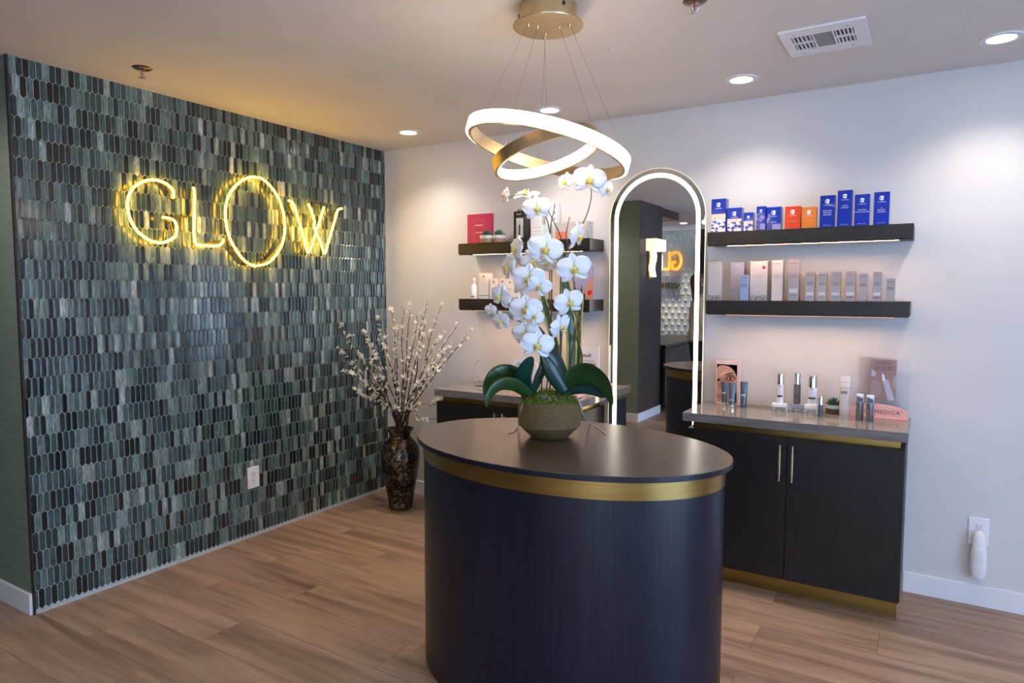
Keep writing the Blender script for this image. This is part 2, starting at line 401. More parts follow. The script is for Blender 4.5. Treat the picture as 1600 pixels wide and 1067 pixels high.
outlet_plate('wall_outlet', 'white duplex power outlet on the white wall behind a plugged-in device', (3.676, 0, .356), 0)
t = thing('plug_in_night_light', 'rounded white plug-in device in the outlet on the white wall', 'device', (3.679, -.012, .255))
b = nb()
pf = [(.002, -.118), (.016, -.116), (.026, -.108), (.032, -.09), (.034, -.05), (.033, 0), (.029, .04), (.026, .075), (.021, .10), (.012, .112), (.002, .116)]
lathe(b, pf, 28, (0, 0, 0), True, 1, .62); bmesh.ops.translate(b, vec=(0, -.028, 0), verts=b.verts); obj('body', b, 'white_gloss', t, local=True, smooth=True)
b = nb(); tube(b, [(-.015, -.047, .038), (-.008, -.050, .035), (0, -.051, .034), (.008, -.050, .035), (.015, -.047, .038)], .0018, 6, 2); obj('switch_ridge', b, 'white', t, local=True)
b = nb()
for i in range(9):
    for j in range(3):
        x = -.013 + i * .0033; z = -.022 + j * .0045
        if (i + j) % 2 == 0: box(b, x, x + .0016, -.0495, -.047, z, z + .0016)
obj('sensor_holes', b, 'grey_ink', t, local=True)

# ================================================================ CEILING ITEMS
for i, (x, lb) in enumerate(((.548, 'recessed round downlight nearest the tile wall corner'), (1.577, 'recessed round downlight seen beneath the chandelier canopy'), (2.627, 'recessed round downlight above the right hand shelves'), (3.647, 'recessed round downlight at the far right of the ceiling'))):
    t = thing('recessed_downlight', lb, 'ceiling light', (x, -.375, H), 'recessed downlights along the white wall')
    b = nb(); lathe(b, [(.050, -.001), (.052, -.006), (.074, -.0045), (.076, 0)], 40, (0, 0, 0), False); obj('trim_ring', b, 'base', t, local=True, smooth=True)
    b = nb(); lathe(b, [(.0505, -.002), (.0505, -.0035)], 32); obj('lens', b, 'can_led', t, local=True)
    lamp('downlight_beam', 'SPOT', (0, 0, -.012), CAN_E, CAN_COL, parent=t, spot_size=R(125), spot_blend=.9, shadow_soft_size=.05)
for i, (x, y) in enumerate(((4.9, -1.9), (4.9, -4.2), (2.4, -5.3), (.28, -6.22), (-.10, -6.22), (3.6, -5.3))):  # unseen cans put in to light the room; sign-wall pair makes its scallops
    t = thing('recessed_downlight', 'unseen recessed downlight behind the viewer, put in to light the room', 'ceiling light', (x, y, H), 'unseen downlights behind the viewer')
    b = nb(); lathe(b, [(.050, -.001), (.052, -.006), (.074, -.0045), (.076, 0)], 40, (0, 0, 0), False); obj('trim_ring', b, 'base', t, local=True, smooth=True)
    b = nb(); lathe(b, [(.0505, -.002), (.0505, -.0035)], 32); obj('lens', b, 'can_led', t, local=True)
    lamp('downlight_beam', 'SPOT', (0, 0, -.012), 42 if i not in (3, 4) else 90, (1, .84, .68), parent=t, spot_size=R(130 if i not in (3, 4) else 48), spot_blend=.8, shadow_soft_size=.05)

# air vent
t = thing('air_vent', 'white square ceiling air register with three louvre sections', 'vent', (3.043, -.747, H))
b = nb(); X0, X1, Y0, Y1 = -.155, .155, -.158, .158
ix0, ix1, iy0, iy1 = -.118, .108, -.085, .085
box(b, X0, X1, Y0, iy0, -.008, 0); box(b, X0, X1, iy1, Y1, -.008, 0); box(b, X0, ix0, iy0, iy1, -.008, 0); box(b, ix1, X1, iy0, iy1, -.008, 0)
box(b, -.042, -.036, iy0, iy1, -.008, 0); box(b, .032, .038, iy0, iy1, -.008, 0)
box(b, ix0, -.042, -.006, .006, -.008, 0); box(b, .038, ix1, -.006, .006, -.008, 0)
obj('register_frame', b, 'base', t, local=True)
b = nb(); box(b, ix0, ix1, iy0, iy1, -.0012, -.0002); obj('dark_duct', b, 'black', t, local=True)
for (a0, a1, s) in ((ix0, -.042, 1), (.038, ix1, -1)):
    for (c0, c1) in ((iy0, -.006), (.006, iy1)):
        b = nb()
        for k in range(5):
            x = a0 + (k + .5) * (a1 - a0) / 5
            tube(b, [(x, c0, -.005), (x, c1, -.005)], .0033, 4)
        obj('louvre', b, 'base', t, local=True)
b = nb()
for k in range(16):
    y = iy0 + (k + .5) * (iy1 - iy0) / 16; box(b, -.036, .032, y - .0033, y + .0022, -.006, -.0035)
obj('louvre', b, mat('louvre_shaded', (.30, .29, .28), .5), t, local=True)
for (x, y) in ((-.1, .115), (-.1, -.115), (.09, .115), (.09, -.115)):
    b = nb(); lathe(b, [(.0045, -.0105), (.0045, -.008)], 10, (x, y, 0)); obj('screw', b, 'satin_steel', t, local=True)
# sprinkler heads
def sprinkler(lb, loc, s=1):
    t = thing('fire_sprinkler', lb, 'sprinkler', loc)
    b = nb(); lathe(b, [(.012, -.010), (.030, -.008), (.042, -.002), (.043, 0)], 28); obj('escutcheon', b, mat('aged_bronze', (.20, .16, .12), .25, 1), t, local=True, smooth=True)
    b = nb(); tube(b, [(-.012, 0, -.01), (-.014, 0, -.025), (-.004, 0, -.040)], .0016, 6, 3); tube(b, [(.012, 0, -.01), (.014, 0, -.025), (.004, 0, -.040)], .0016, 6, 3); obj('yoke_arm', b, 'satin_steel', t, local=True)
    b = nb(); tube(b, [(0, 0, -.01), (0, 0, -.033)], .0025, 8); obj('glass_bulb', b, 'red_ink', t, local=True)
    b = nb(); lathe(b, [(.004, -.040), (.015, -.043), (.015, -.045), (.002, -.046)], 14); obj('deflector', b, 'satin_steel', t, local=True)
    return t
sprinkler('chrome pendent fire sprinkler on the ceiling close to the tile wall', (.327, -1.98, H))
sprinkler('chrome fire sprinkler on the ceiling right of the gold canopy at the top edge', (2.696, -1.362, H))
q = onz(H, 951, 73); t = thing('ceiling_hook', 'tiny bare metal hook in the ceiling right of the chandelier cables', 'hook', tuple(q))
b = nb(); tube(b, [q, q + Vector((0, 0, -.012)), q + Vector((.005, 0, -.018)), q + Vector((.008, 0, -.012))], .0013, 6, 3); obj('hook_wire', b, 'satin_steel', t)

# ================================================================ CHANDELIER
CC = Vector((2.233, -1.594, 2.43))
t = thing('ring_chandelier', 'gold two-ring LED chandelier hanging on thin cables over the oval island', 'chandelier', (CC.x, CC.y, H))
b = nb(); lathe(b, [(.104, 0), (.104, .07)], 56, CC); drum = obj('canopy_drum', b, 'gold', t, smooth=True)
b = nb(); lathe(b, [(.126, -.001), (.127, .003), (.104, .004)], 56, CC); plate = obj('canopy_plate', b, 'gold', t, smooth=True)
for a in (200, 330):
    q = CC + Vector((.104 * cos(R(a)), .104 * sin(R(a)), .045)); b = nb(); lathe(b, [(.006, -.006), (.006, .006)], 10, q); obj('grub_screw', b, 'black_metal', drum)
def ring_frame(c, n):
    n = Vector(n).normalized(); a = n.cross(Vector((0, 1, 0))).normalized(); return c, n, a, n.cross(a)
def ring_band(c, n, r0, r1, h0, h1, seg=112):
    c, n, a, bb_ = ring_frame(c, n); bm = nb(); prof = [(r0, h0), (r1, h0), (r1, h1), (r0, h1)]; rs = []
    for i in range(seg):
        th = 2 * pi * i / seg; d = a * cos(th) + bb_ * sin(th); rs.append([bm.verts.new(c + d * r + n * h) for r, h in prof])
    for i in range(seg):
        A, B = rs[i], rs[(i + 1) % seg]
        for j in range(4): bm.faces.new((A[j], A[(j + 1) % 4], B[(j + 1) % 4], B[j]))
    return bm
R1c, R1n = Vector((2.2289, -1.5969, 1.9786)), (.1963, .1762, 1); R2c, R2n = Vector((2.2331, -1.5917, 1.9612)), (-.317, -.030, 1)
r1 = obj('outer_ring', ring_band(R1c, R1n, .284, .295, 0, .046), 'gold', t, smooth=True)
obj('led_band', ring_band(R1c, R1n, .2952, .304, .004, .043), 'led', r1, smooth=True)
r2 = obj('inner_ring', ring_band(R2c, R2n, .190, .201, 0, .042), 'gold', t, smooth=True)
obj('led_band', ring_band(R2c, R2n, .182, .1898, .004, .038), 'led', r2, smooth=True)
def ring_pt(c, n, r, h, target):
    c, n_, a, bb_ = ring_frame(c, n); best = None
    for i in range(360):
        p = c + (a * cos(R(i)) + bb_ * sin(R(i))) * r + n_ * h; d = p - CP; x = 800 + FPX * d.dot(CR) / d.dot(CF); y = 533.5 - FPX * d.dot(CU) / d.dot(CF)
        e = (x - target[0]) ** 2 + (y - target[1]) ** 2
        if best is None or e < best[0]: best = (e, p)
    return best[1]
for (tx, ty), (c_, n_, r_, h_), (bx_, by_) in (((825.5, 37), (R1c, R1n, .29, .046), (759, 170)), ((840, 40), (R2c, R2n, .195, .042), (787, 227)), ((852.5, 52), (R1c, R1n, .29, .046), (844, 243)), ((851, 57), (R2c, R2n, .195, .042), (848, 180)), ((874, 40), (R2c, R2n, .195, .042), (928, 195)), ((890, 37), (R1c, R1n, .29, .046), (972, 232))):
    a_ = onz(2.43, tx, ty); e_ = ring_pt(c_, n_, r_, h_, (bx_, by_))
    b = nb(); tube(b, [a_, e_], .0007, 5); cb = obj('cable', b, 'satin_steel', t)
    b = nb(); lathe(b, [(.002, -.014), (.004, -.012), (.005, -.003), (.0055, 0)], 10, a_); obj('cable_gripper', b, 'gold', cb, smooth=True)

# ================================================================ MIRROR
MX, MR, MT = 2.088, .281, 2.178
def arch(r, zb, cz=MT - MR, n=48):
    return [(MX + r, zb)] + [(MX + r * cos(pi * i / n), cz + r * sin(pi * i / n)) for i in range(n + 1)] + [(MX - r, zb)]
t = thing('arched_mirror', 'tall arched wall mirror with a glowing LED outline between the two cabinets', 'mirror', (MX, 0, .30))
b = nb(); prism(b, arch(MR - .03, .33), -.028, -.001); obj('back_box', b, 'white', t)
b = nb(); prism(b, arch(MR, .30), -.0350, -.028); gl = obj('mirror_glass', b, 'mirror', t)
def arch_band(r0, r1, zb0, zb1, y0, y1):
    bm = nb(); A = arch(r0, zb0); B = arch(r1, zb1); n = len(A); va = []
    for (xa, za), (xb, zb) in zip(A, B): va.append([bm.verts.new((xa, y0, za)), bm.verts.new((xb, y0, zb)), bm.verts.new((xb, y1, zb)), bm.verts.new((xa, y1, za))])
    for i in range(n):
        p_, q_ = va[i], va[(i + 1) % n]
        for j in range(4): bm.faces.new((p_[j], p_[(j + 1) % 4], q_[(j + 1) % 4], q_[j]))
    return bm
obj('led_outline', arch_band(MR - .050, MR - .026, .350, .326, -.0356, -.0348), 'mirror_led', gl)
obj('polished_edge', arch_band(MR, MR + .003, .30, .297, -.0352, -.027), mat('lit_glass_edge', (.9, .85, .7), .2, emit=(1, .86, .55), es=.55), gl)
b = nb(); lathe(b, [(.0001, 0), (.012, 0), (.012, .001)], 20); bmesh.ops.rotate(b, matrix=Matrix.Rotation(R(90), 3, 'X'), verts=b.verts); bmesh.ops.translate(b, vec=(MX + MR - .006, -.0352, 1.862), verts=b.verts)
obj('touch_sensor', b, 'mirror_led', gl)

# ================================================================ SHELVES
def shelf(x0, x1, zt, lb):
    t = thing('floating_shelf', lb, 'shelf', ((x0 + x1) / 2, 0, zt - .07), 'dark oak floating shelves')
    b = nb(); box(b, x0, x1, -.2, -.001, zt - .068, zt); obj('shelf_board', b, 'oak_h', t, bevel=.0015)
    b = nb(); box(b, x0 + .10, x1 - .06, -.188, -.178, zt - .0735, zt - .068); obj('led_strip', b, 'strip_led', t)
    b = nb(); box(b, x0 + .004, x1 - .004, -.194, -.19, zt - .074, zt - .068); box(b, x0 + .09, x1 - .05, -.1765, -.174, zt - .0765, zt - .068); obj('strip_channel_and_shield', b, 'black_metal', t)  # rear bar is an added shield, keeps strip glow off the wall just below
    return t
shelf(.810, 1.750, 1.790, 'dark floating shelf upper left, holding a pink box, succulents and a black box')
shelf(.812, 1.752, 1.433, 'dark floating shelf lower left, holding white cartons behind the orchid')
shelf(2.428, 3.366, 1.790, 'dark floating shelf upper right, holding blue and orange cartons')
shelf(2.428, 3.364, 1.433, 'dark floating shelf lower right, holding a row of grey cartons')

# ================================================================ CABINETS + WORKTOPS
def cabinet(x0, lb, wl_):
    x1 = x0 + .965; yf = -.43
    t = thing('base_cabinet', lb, 'cabinet', ((x0 + x1) / 2, -.2, 0), 'black oak base cabinets')
    b = nb(); box(b, x0, x1, yf + .02, -.001, .10, .788); obj('carcass', b, 'oak_v', t, bevel=.001)
    b = nb(); box(b, x0 + .02, x1 - .02, -.385, -.02, .788, .823); obj('brass_reveal', b, 'brass', t)
    b = nb(); box(b, x0 + .012, x1 - .010, -.345, -.002, .0, .10); obj('toe_kick', b, 'brass', t)
    xm = (x0 + x1) / 2
    for s in (-1, 1):
        b = nb()
        if s < 0: box(b, x0 + .003, xm - .0015, yf, yf + .02, .10, .788)
        else: box(b, xm + .0015, x1 - .003, yf, yf + .02, .10, .788)
        d = obj('door', b, 'oak_v', t, bevel=.001)
        hx = xm + s * .028; hz0, hz1 = .585, .758
        b = nb()
        tube(b, [(hx, yf - .028, hz0), (hx, yf - .028, hz1)], .0045, 10); tube(b, [(hx, yf - .028, hz0 + .035), (hx, yf - .028, hz1 - .035)], .006, 10)
        for z in (hz0 + .02, hz1 - .02): tube(b, [(hx, yf - .028, z), (hx, yf, z)], .0032, 8)
        obj('bar_handle', b, 'gold', d, smooth=True)
    b = nb(); box(b, wl_[0], wl_[1], -.432, -.001, .8232, .866)
    return t, b
_, b1 = cabinet(.800, 'black oak two-door base cabinet left of the mirror behind the island', (.785, 1.788))
tag(obj('worktop', b1, 'stone', base=(1.287, -.2, .823), bevel=.0015), 'grey stone worktop on the cabinet left of the mirror', 'worktop', 'grey stone worktops')
_, b2 = cabinet(2.410, 'black oak two-door base cabinet on the right with brass toe kick', (2.387, 3.384))
tag(obj('worktop', b2, 'stone', base=(2.885, -.2, .823), bevel=.0015), 'grey stone worktop on the right cabinet, carrying skincare bottles', 'worktop', 'grey stone worktops')

# ================================================================ ISLAND
IC = Vector((2.276, -1.543, 0)); IA, IB, IT = .630, .424, R(-2.6)
def ell(z, ins, n=120): return [(IC.x + (IA - ins) * cos(2 * pi * i / n) * cos(IT) - (IB - ins) * sin(2 * pi * i / n) * sin(IT), IC.y + (IA - ins) * cos(2 * pi * i / n) * sin(IT) + (IB - ins) * sin(2 * pi * i / n) * cos(IT), z) for i in range(n)]
def ellbody(levels):
    bm = nb(); rs = [[bm.verts.new(p) for p in ell(z, ins)] for z, ins in levels]; n = len(rs[0])
    for A, B in zip(rs, rs[1:]):
        for i in range(n): bm.faces.new((A[i], A[(i + 1) % n], B[(i + 1) % n], B[i]))
    bm.faces.new(rs[0][::-1]); bm.faces.new(rs[-1]); return bm
t = thing('oval_island', 'tall oval dark reception island with a brass band below its top', 'table', tuple(IC))
obj('base_drum', ellbody([(0, .026), (.827, .026), (.889, .030)]), 'island', t, smooth=True)
obj('brass_band', ellbody([(.828, .0238), (.8895, .0238)]), 'brass', t, smooth=True)
tp = obj('table_top', ellbody([(.890, .003), (.891, .002), (.909, .002), (.910, .003)]), 'island_top', t, smooth=True)
obj('edge_band', ellbody([(.8902, .0015), (.891, 0), (.9085, 0), (.9092, .0015)]), 'island', tp, smooth=True)

# ================================================================ PACKAGED PRODUCTS
PK = {}
def pk(key, col, rough=.3, **kw):
    if key not in PK: PK[key] = mat('card_' + key, col, rough, **kw)
    return PK[key]
BLUE = pk('royal_blue', (.006, .035, .42), .3, metal=.55, coat=.5); ORED = pk('orange_red', (.75, .07, .02), .3, metal=.4); ORG = pk('orange', (.90, .26, .05), .28, metal=.5)
GREY = pk('warm_grey', (.33, .32, .36), .35); LGREY = pk('light_grey', (.56, .55, .57), .35); LILAC = pk('lilac_grey', (.40, .39, .52), .35); PALEB = pk('pale_blue', (.25, .34, .58), .3)
SILVER = pk('silver_foil', (.62, .62, .62), .28, metal=.8); WHITE = M['white_gloss']; PINK = pk('magenta_pink', (.50, .02, .10), .3); BLUSH = pk('blush_pink', (.80, .42, .36), .4)
def carton(lb, group, pxl, pxr, pyt, yf, dep, zb, m, base_z=None, name='carton'):
    pm = (pxl + pxr) / 2
    x0 = ony(yf, pxl, (pyt + 300) / 2 if zb > 1.7 else pyt + 30).x; x1 = ony(yf, pxr, (pyt + 300) / 2 if zb > 1.7 else pyt + 30).x; zt = ony(yf, pm, pyt).z
    t = thing(name, lb, 'box', ((x0 + x1) / 2, yf + dep / 2, zb), group)
    b = nb(); box(b, x0, x1, yf, yf + dep, zb, zt); bd = obj('carton_body', b, m, t, bevel=.0008)
    return t, bd, x0, x1, zt
def patch(name, x0, x1, z0, z1, y, m, parent, t=.0004):
    b = nb(); box(b, x0, x1, y - t, y, z0, z1); return obj(name, b, m, parent)
def s_logo(cx, cz, r, y, parent, m='white_ink', bg=None):
    # round emblem with an S-shaped cut
    b = nb(); k = 40
    def arcp(r_, a0, a1, c=(0, 0)): return [(c[0] + r_ * cos(R(a0 + (a1 - a0) * i / k)), c[1] + r_ * sin(R(a0 + (a1 - a0) * i / k))) for i in range(k + 1)]
    up = arcp(r, 35, 165) ; sw = [(-.75 * r, .42 * r), (-.45 * r, .30 * r), (0, .28 * r), (.4 * r, .05 * r), (.72 * r, .28 * r)]
    prism(b, [(cx + x, cz + z) for x, z in up + sw], y - .0004, y)
    lo = arcp(r * .62, 200, 380, (.05 * r, -.30 * r)); sw2 = [(.45 * r, -.05 * r), (.1 * r, .05 * r), (-.3 * r, .10 * r)]
    prism(b, [(cx + x, cz + z) for x, z in lo + sw2], y - .0004, y)
    le = arcp(r, 170, 225); li = arcp(r * .8, 225, 170); prism(b, [(cx + x, cz + z) for x, z in le + li], y - .0004, y)
    return obj('emblem', b, m, parent)
Z1 = 1.790; Z2 = 1.433; ZC = .866
def zx(u): return 1090 + u / 4.571
def zy(v): return 280 + v / 4.571
blue = [
    ('tall blue and white carton with snowy print, leftmost on the upper right shelf', 100, 205, 140, BLUE, 'snow', -.165, .055),
    ('short blue and white snowy carton, second from left on the upper right shelf', 214, 318, 204, BLUE, 'snow', -.15, .045),
    ('smallest blue and white carton on the upper right shelf', 332, 400, 237, BLUE, 'snow', -.15, .045),
    ('narrow plain blue carton left of a wider blue one on the upper right shelf', 423, 488, 193, BLUE, 'HYDRA-COOL|SERUM', -.16, .035),
    ('short wide blue carton with light splash, left of the orange-red carton', 494, 600, 198, BLUE, 'ECLIPSE', -.14, .05),
    ('orange-red carton on the upper right shelf', 627, 738, 193, ORED, 'ACTIVE SERUM', -.15, .05),
    ('bright orange carton with glare on the upper right shelf', 748, 850, 198, ORG, '', -.15, .05),
    ('tall blue carton right beside the orange one', 877, 985, 115, BLUE, 'REPARATIVE|MOISTURE|EMULSION', -.15, .045),
    ('tallest blue carton, standing third from the right end of the shelf', 1002, 1108, 78, BLUE, 'CREAM|CLEANSER', -.15, .045),
    ('blue carton with pinkish emblem, second from the right end of the shelf', 1125, 1233, 107, BLUE, 'WARMING|HONEY CLEANSER', -.15, .045),
    ('tall blue carton, rightmost on the upper right shelf', 1262, 1375, 90, BLUE, 'C|PROTECT|COMPLEX', -.15, .045)]
frost = noisy('frosty_print', (.02, .03, .30), (.86, .82, .86), (38, 38, 55), .3, 6, 0, lo=.42, hi=.52)
splash = noisy('blue_splash_print', (.004, .018, .30), (.55, .62, .92), (30, 10, 26), .2, 5, 0, lo=.55, hi=.72)
for lb, a, c_, tp, m_, tx, yf, dp in blue:
    t, bd, x0, x1, zt = carton(lb, 'blue and orange skincare cartons', zx(a), zx(c_), zy(tp), yf, dp, Z1, m_)
    w_ = x1 - x0; h_ = zt - Z1; cx = (x0 + x1) / 2
    s_logo(cx, zt - min(.26 * w_ + .012, h_ * .25), min(.17 * w_, .012), yf, bd)
    lz = zt - min(.26 * w_ + .012, h_ * .25) - min(.17 * w_, .012) - .006
    text('printed_name', 'iS CLINICAL', .0065 if w_ > .06 else .005, (cx, yf - .0004, lz), 'white_ink', bd)
    if tx == 'snow':
        patch('frosty_panel', x0 + .001, x1 - .001, Z1 + .002, Z1 + h_ * .48, yf, frost, bd); patch('pale_band', x0 + .001, x1 - .001, Z1 + h_ * .42, Z1 + h_ * .55, yf - .0004, pk('pale_gold', (.80, .66, .48)), bd)
    elif tx:
        for j, ln in enumerate(tx.split('|')): text('printed_line', ln, .0075 if w_ > .062 else .0050, (cx, yf - .0004, lz - .028 - j * .0095), 'white_ink' if m_ is not ORED else 'gold_ink', bd)
    if tx == 'ECLIPSE' or a == 423: patch('splash_panel', x0 + .001, x0 + w_ * .42, Z1 + .002, Z1 + h_ * .7, yf, splash, bd)
    if h_ > .15: text('printed_line', 'NET WT. 4 OZ.', .005, (cx, yf - .0004, Z1 + .012), 'white_ink', bd)
grey = [
    ('broad glossy white carton with silver foot, leftmost on the lower right shelf', 75, 165, 592, LGREY, 'foil', -.13, .055),
    ('lilac grey carton with silver foot behind a small pale blue one', 235, 330, 592, LILAC, 'foil', -.11, .05),
    ('small pale blue carton standing in front of the lilac one', 302, 355, 682, PALEB, '', -.165, .03),
    ('broad white carton with a round red sticker on the lower right shelf', 375, 497, 585, LGREY, 'foil dot', -.13, .06),
    ('tall slim pale grey carton right of the red-sticker carton', 530, 606, 580, LGREY, 'bar', -.14, .05),
    ('tallest mid grey carton at the middle of the lower right shelf', 648, 724, 577, GREY, 'teal', -.14, .05),
    ('small grey carton, first of the run of short grey cartons', 768, 833, 660, GREY, 'teal', -.15, .035),
    ('small grey carton, second of the run of short grey cartons', 857, 918, 660, GREY, 'teal', -.15, .035),
    ('small grey carton, third of the run of short grey cartons', 950, 1019, 660, GREY, 'teal', -.15, .035),
    ('small grey carton, fourth of the run, slightly wider than its neighbours', 1053, 1124, 657, GREY, 'navy', -.15, .035),
    ('narrow plain grey carton without a band near the right end', 1150, 1208, 672, GREY, '', -.15, .035),
    ('small grey carton with dark band, second from the right end of the lower shelf', 1248, 1312, 660, GREY, 'navy', -.15, .035),
    ('shortest grey carton at the right end of the lower right shelf', 1347, 1406, 710, GREY, '', -.15, .035)]
foil = noisy('crinkled_foil', (.22, .22, .21), (.62, .62, .60), (120, 120, 120), .3, 5, .3, .001, metal=.6)
for i, (lb, a, c_, tp, m_, k_, yf, dp) in enumerate(grey):
    t, bd, x0, x1, zt = carton(lb, 'grey skincare cartons on the lower shelf', zx(a), zx(c_), zy(tp), yf, dp, Z2, m_)
    w_ = x1 - x0; h_ = zt - Z2; cx = (x0 + x1) / 2
    text('printed_name', 'SkinMedica', .0085 if w_ > .05 else .0065, (cx, yf - .0004, zt - .016), 'ink' if m_ not in (LILAC, LGREY) or 'bar' in k_ else 'white_ink', bd)
    if 'foil' in k_: patch('silver_foot', x0 + .0006, x1 - .0006, Z2 + .001, Z2 + h_ * .14, yf, foil, bd)
    if 'dot' in k_:
        b = nb(); lathe(b, [(.0085, 0), (.0085, .0005)], 24); bmesh.ops.rotate(b, matrix=Matrix.Rotation(R(90), 3, 'X'), verts=b.verts); bmesh.ops.translate(b, vec=(x1 - .018, yf, zt - .033), verts=b.verts); obj('red_sticker', b, 'red_ink', bd)
    if k_ not in ('foil',):
        for j in range(2): text('printed_line', ('TNS ADVANCED+', 'SERUM')[j] if w_ > .045 else ('RETINOL', 'COMPLEX')[j], .0062, (cx, yf - .0004, zt - h_ * .38 - j * .008), 'grey_ink' if m_ is LGREY else 'ink', bd)
    if k_ in ('teal', 'navy'):
        patch('colour_band', x0 + w_ * .15, x1 - w_ * .15, Z2 + h_ * .12, Z2 + h_ * .145, yf, 'teal_ink' if k_ == 'teal' else 'ink', bd)
        patch('pale_label', x0 + w_ * .12, x1 - w_ * .12, Z2 + h_ * .2, Z2 + h_ * .3, yf, LGREY, bd)

# ---------------------------------------------------------------- upper left shelf
def lx(u): return 700 + u / 5.333
def ly(v): return 280 + v / 5.333
t, bd, x0, x1, zt = carton('magenta pink carton with white print at the left end of the upper left shelf', None, lx(160), lx(360), ly(289), -.12, .03, Z1, PINK)
cx = (x0 + x1) / 2; text('printed_name', 'SUNBURST', .013, (cx, -.1204, zt - (zt - Z1) * .38), 'white_ink', bd); text('printed_line', 'TO GLOW', .012, (cx, -.1204, zt - (zt - Z1) * .62), 'white_ink', bd)
b = nb()
for (a0, a1, c0, c1) in ((.28, .72, .12, .125), (.28, .72, .80, .805)): box(b, x0 + (x1 - x0) * a0, x0 + (x1 - x0) * a1, -.1204, -.12, Z1 + (zt - Z1) * c0, Z1 + (zt - Z1) * c1)
for a0 in (.28, .72): box(b, x0 + (x1 - x0) * a0 - .0005, x0 + (x1 - x0) * a0 + .0005, -.1204, -.12, Z1 + (zt - Z1) * .12, Z1 + (zt - Z1) * .805)
obj('white_frame_print', b, pk('rose', (.75, .25, .3)), bd)
leafm = noisy('succulent_leaf', (.03, .09, .04), (.10, .20, .09), (80, 80, 80), .5); potw = mat('pot_white_glaze', (.8, .77, .74), .4); potb = mat('pot_tan_clay', (.42, .27, .18), .6)
def succulent(lb, loc, s=1, group='small potted succulents', dark=False, cant=0):
    t = thing('potted_succulent', lb, 'plant', loc, group)
    pb = mat('pot_brown_wood', (.16, .10, .055), .5) if dark else potb
    b = nb(); lathe(b, [(.026 * s, 0), (.032 * s, .002), (.036 * s, .022 * s)], 24); p = obj('pot', b, pb, t, local=True, smooth=True)
    b = nb(); lathe(b, [(.036 * s, .022 * s), (.0395 * s, .038 * s), (.034 * s, .038 * s), (.033 * s, .03 * s)], 24); obj('white_rim', b, potw, p, local=True, smooth=True)
    b = nb(); lathe(b, [(.033 * s, .031 * s), (.0001, .034 * s)], 20, cap=False); obj('soil', b, 'soil', t, local=True)
    b = nb()
    rnd = random.Random(5)
    for ring, (n, r_, tilt, ln) in enumerate(((8, .010, 70, .030), (7, .007, 48, .028), (5, .004, 25, .024), (3, .001, 8, .018))):
        for i in range(n):
            a = 2 * pi * i / n + ring * .4 + rnd.uniform(-.1, .1); d = Vector((cos(a) * sin(R(tilt)), sin(a) * sin(R(tilt)), cos(R(tilt)))); o_ = Vector((cos(a) * r_, sin(a) * r_, .034 + ring * .004)) * s
            pts = [o_, o_ + d * ln * .35 * s, o_ + d * ln * .75 * s + Vector((0, 0, .002 * s)), o_ + d * ln * s + Vector((0, 0, .006 * s))]; rad = [.0026, .0058, .0045, .0004]
            rr = []; P = [Vector(p_) for p_ in pts]; u = d.cross(Vector((0, 0, 1))).normalized(); v = u.cross(d)
            for p_, q_ in zip(P, rad): rr.append([b.verts.new(p_ + (u * cos(2 * pi * j / 6) + v * .45 * sin(2 * pi * j / 6)) * q_ * s) for j in range(6)])
            for A, B in zip(rr, rr[1:]):
                for j in range(6): b.faces.new((A[j], A[(j + 1) % 6], B[(j + 1) % 6], B[j]))
            b.faces.new(rr[0][::-1]); b.faces.new(rr[-1])
    obj('rosette', b, leafm, t, local=True, smooth=True)
    return t
p = ony(-.168, lx(328), ly(520)); s1 = succulent('potted succulent directly in front of the magenta pink carton', (p.x, -.172, Z1), 1.2)
p = ony(-.12, lx(437), ly(520)); dup(s1, (p.x + .008, -.150, Z1), 'potted succulent standing between the pink carton and the black box')
# black gift box with window
t, bd, x0, x1, zt = carton('tall black gift box with a window and a bow on the upper left shelf', None, lx(547), lx(636), ly(266), -.13, .075, Z1, M['black'], name='gift_box')
w_ = x1 - x0; h_ = zt - Z1
patch('window', x0 + w_ * .25, x1 - w_ * .10, Z1 + h_ * .14, Z1 + h_ * .78, -.13, LGREY, bd)
for j, (a, c0, c1, m_) in enumerate(((.36, .2, .72, SILVER), (.58, .2, .55, M['black']), (.72, .25, .72, SILVER))):
    b = nb(); tube(b, [(x0 + w_ * a, -.133, Z1 + h_ * c0), (x0 + w_ * a, -.133, Z1 + h_ * c1)], .004, 8); obj('vial', b, m_, bd, smooth=True)
text('printed_name', 'AVANT', .011, ((x0 + x1) / 2, -.1304, Z1 + h_ * .90), 'white_ink', bd)
b = nb()
for s in (-1, 1):
    tube(b, [((x0 + x1) / 2 + .01, -.10, zt + .002), ((x0 + x1) / 2 + .01 + s * .018, -.108, zt + .012), ((x0 + x1) / 2 + .01 + s * .034, -.105, zt + .006), ((x0 + x1) / 2 + .01 + s * .016, -.095, zt + .001)], .0028, 6, 4)
    tube(b, [((x0 + x1) / 2 + .01, -.10, zt + .002), ((x0 + x1) / 2 + .01 + s * .02, -.125, zt - .002), ((x0 + x1) / 2 + .01 + s * .030, -.134, zt - .02)], .002, 6, 4)
obj('bow', b, 'black', bd)
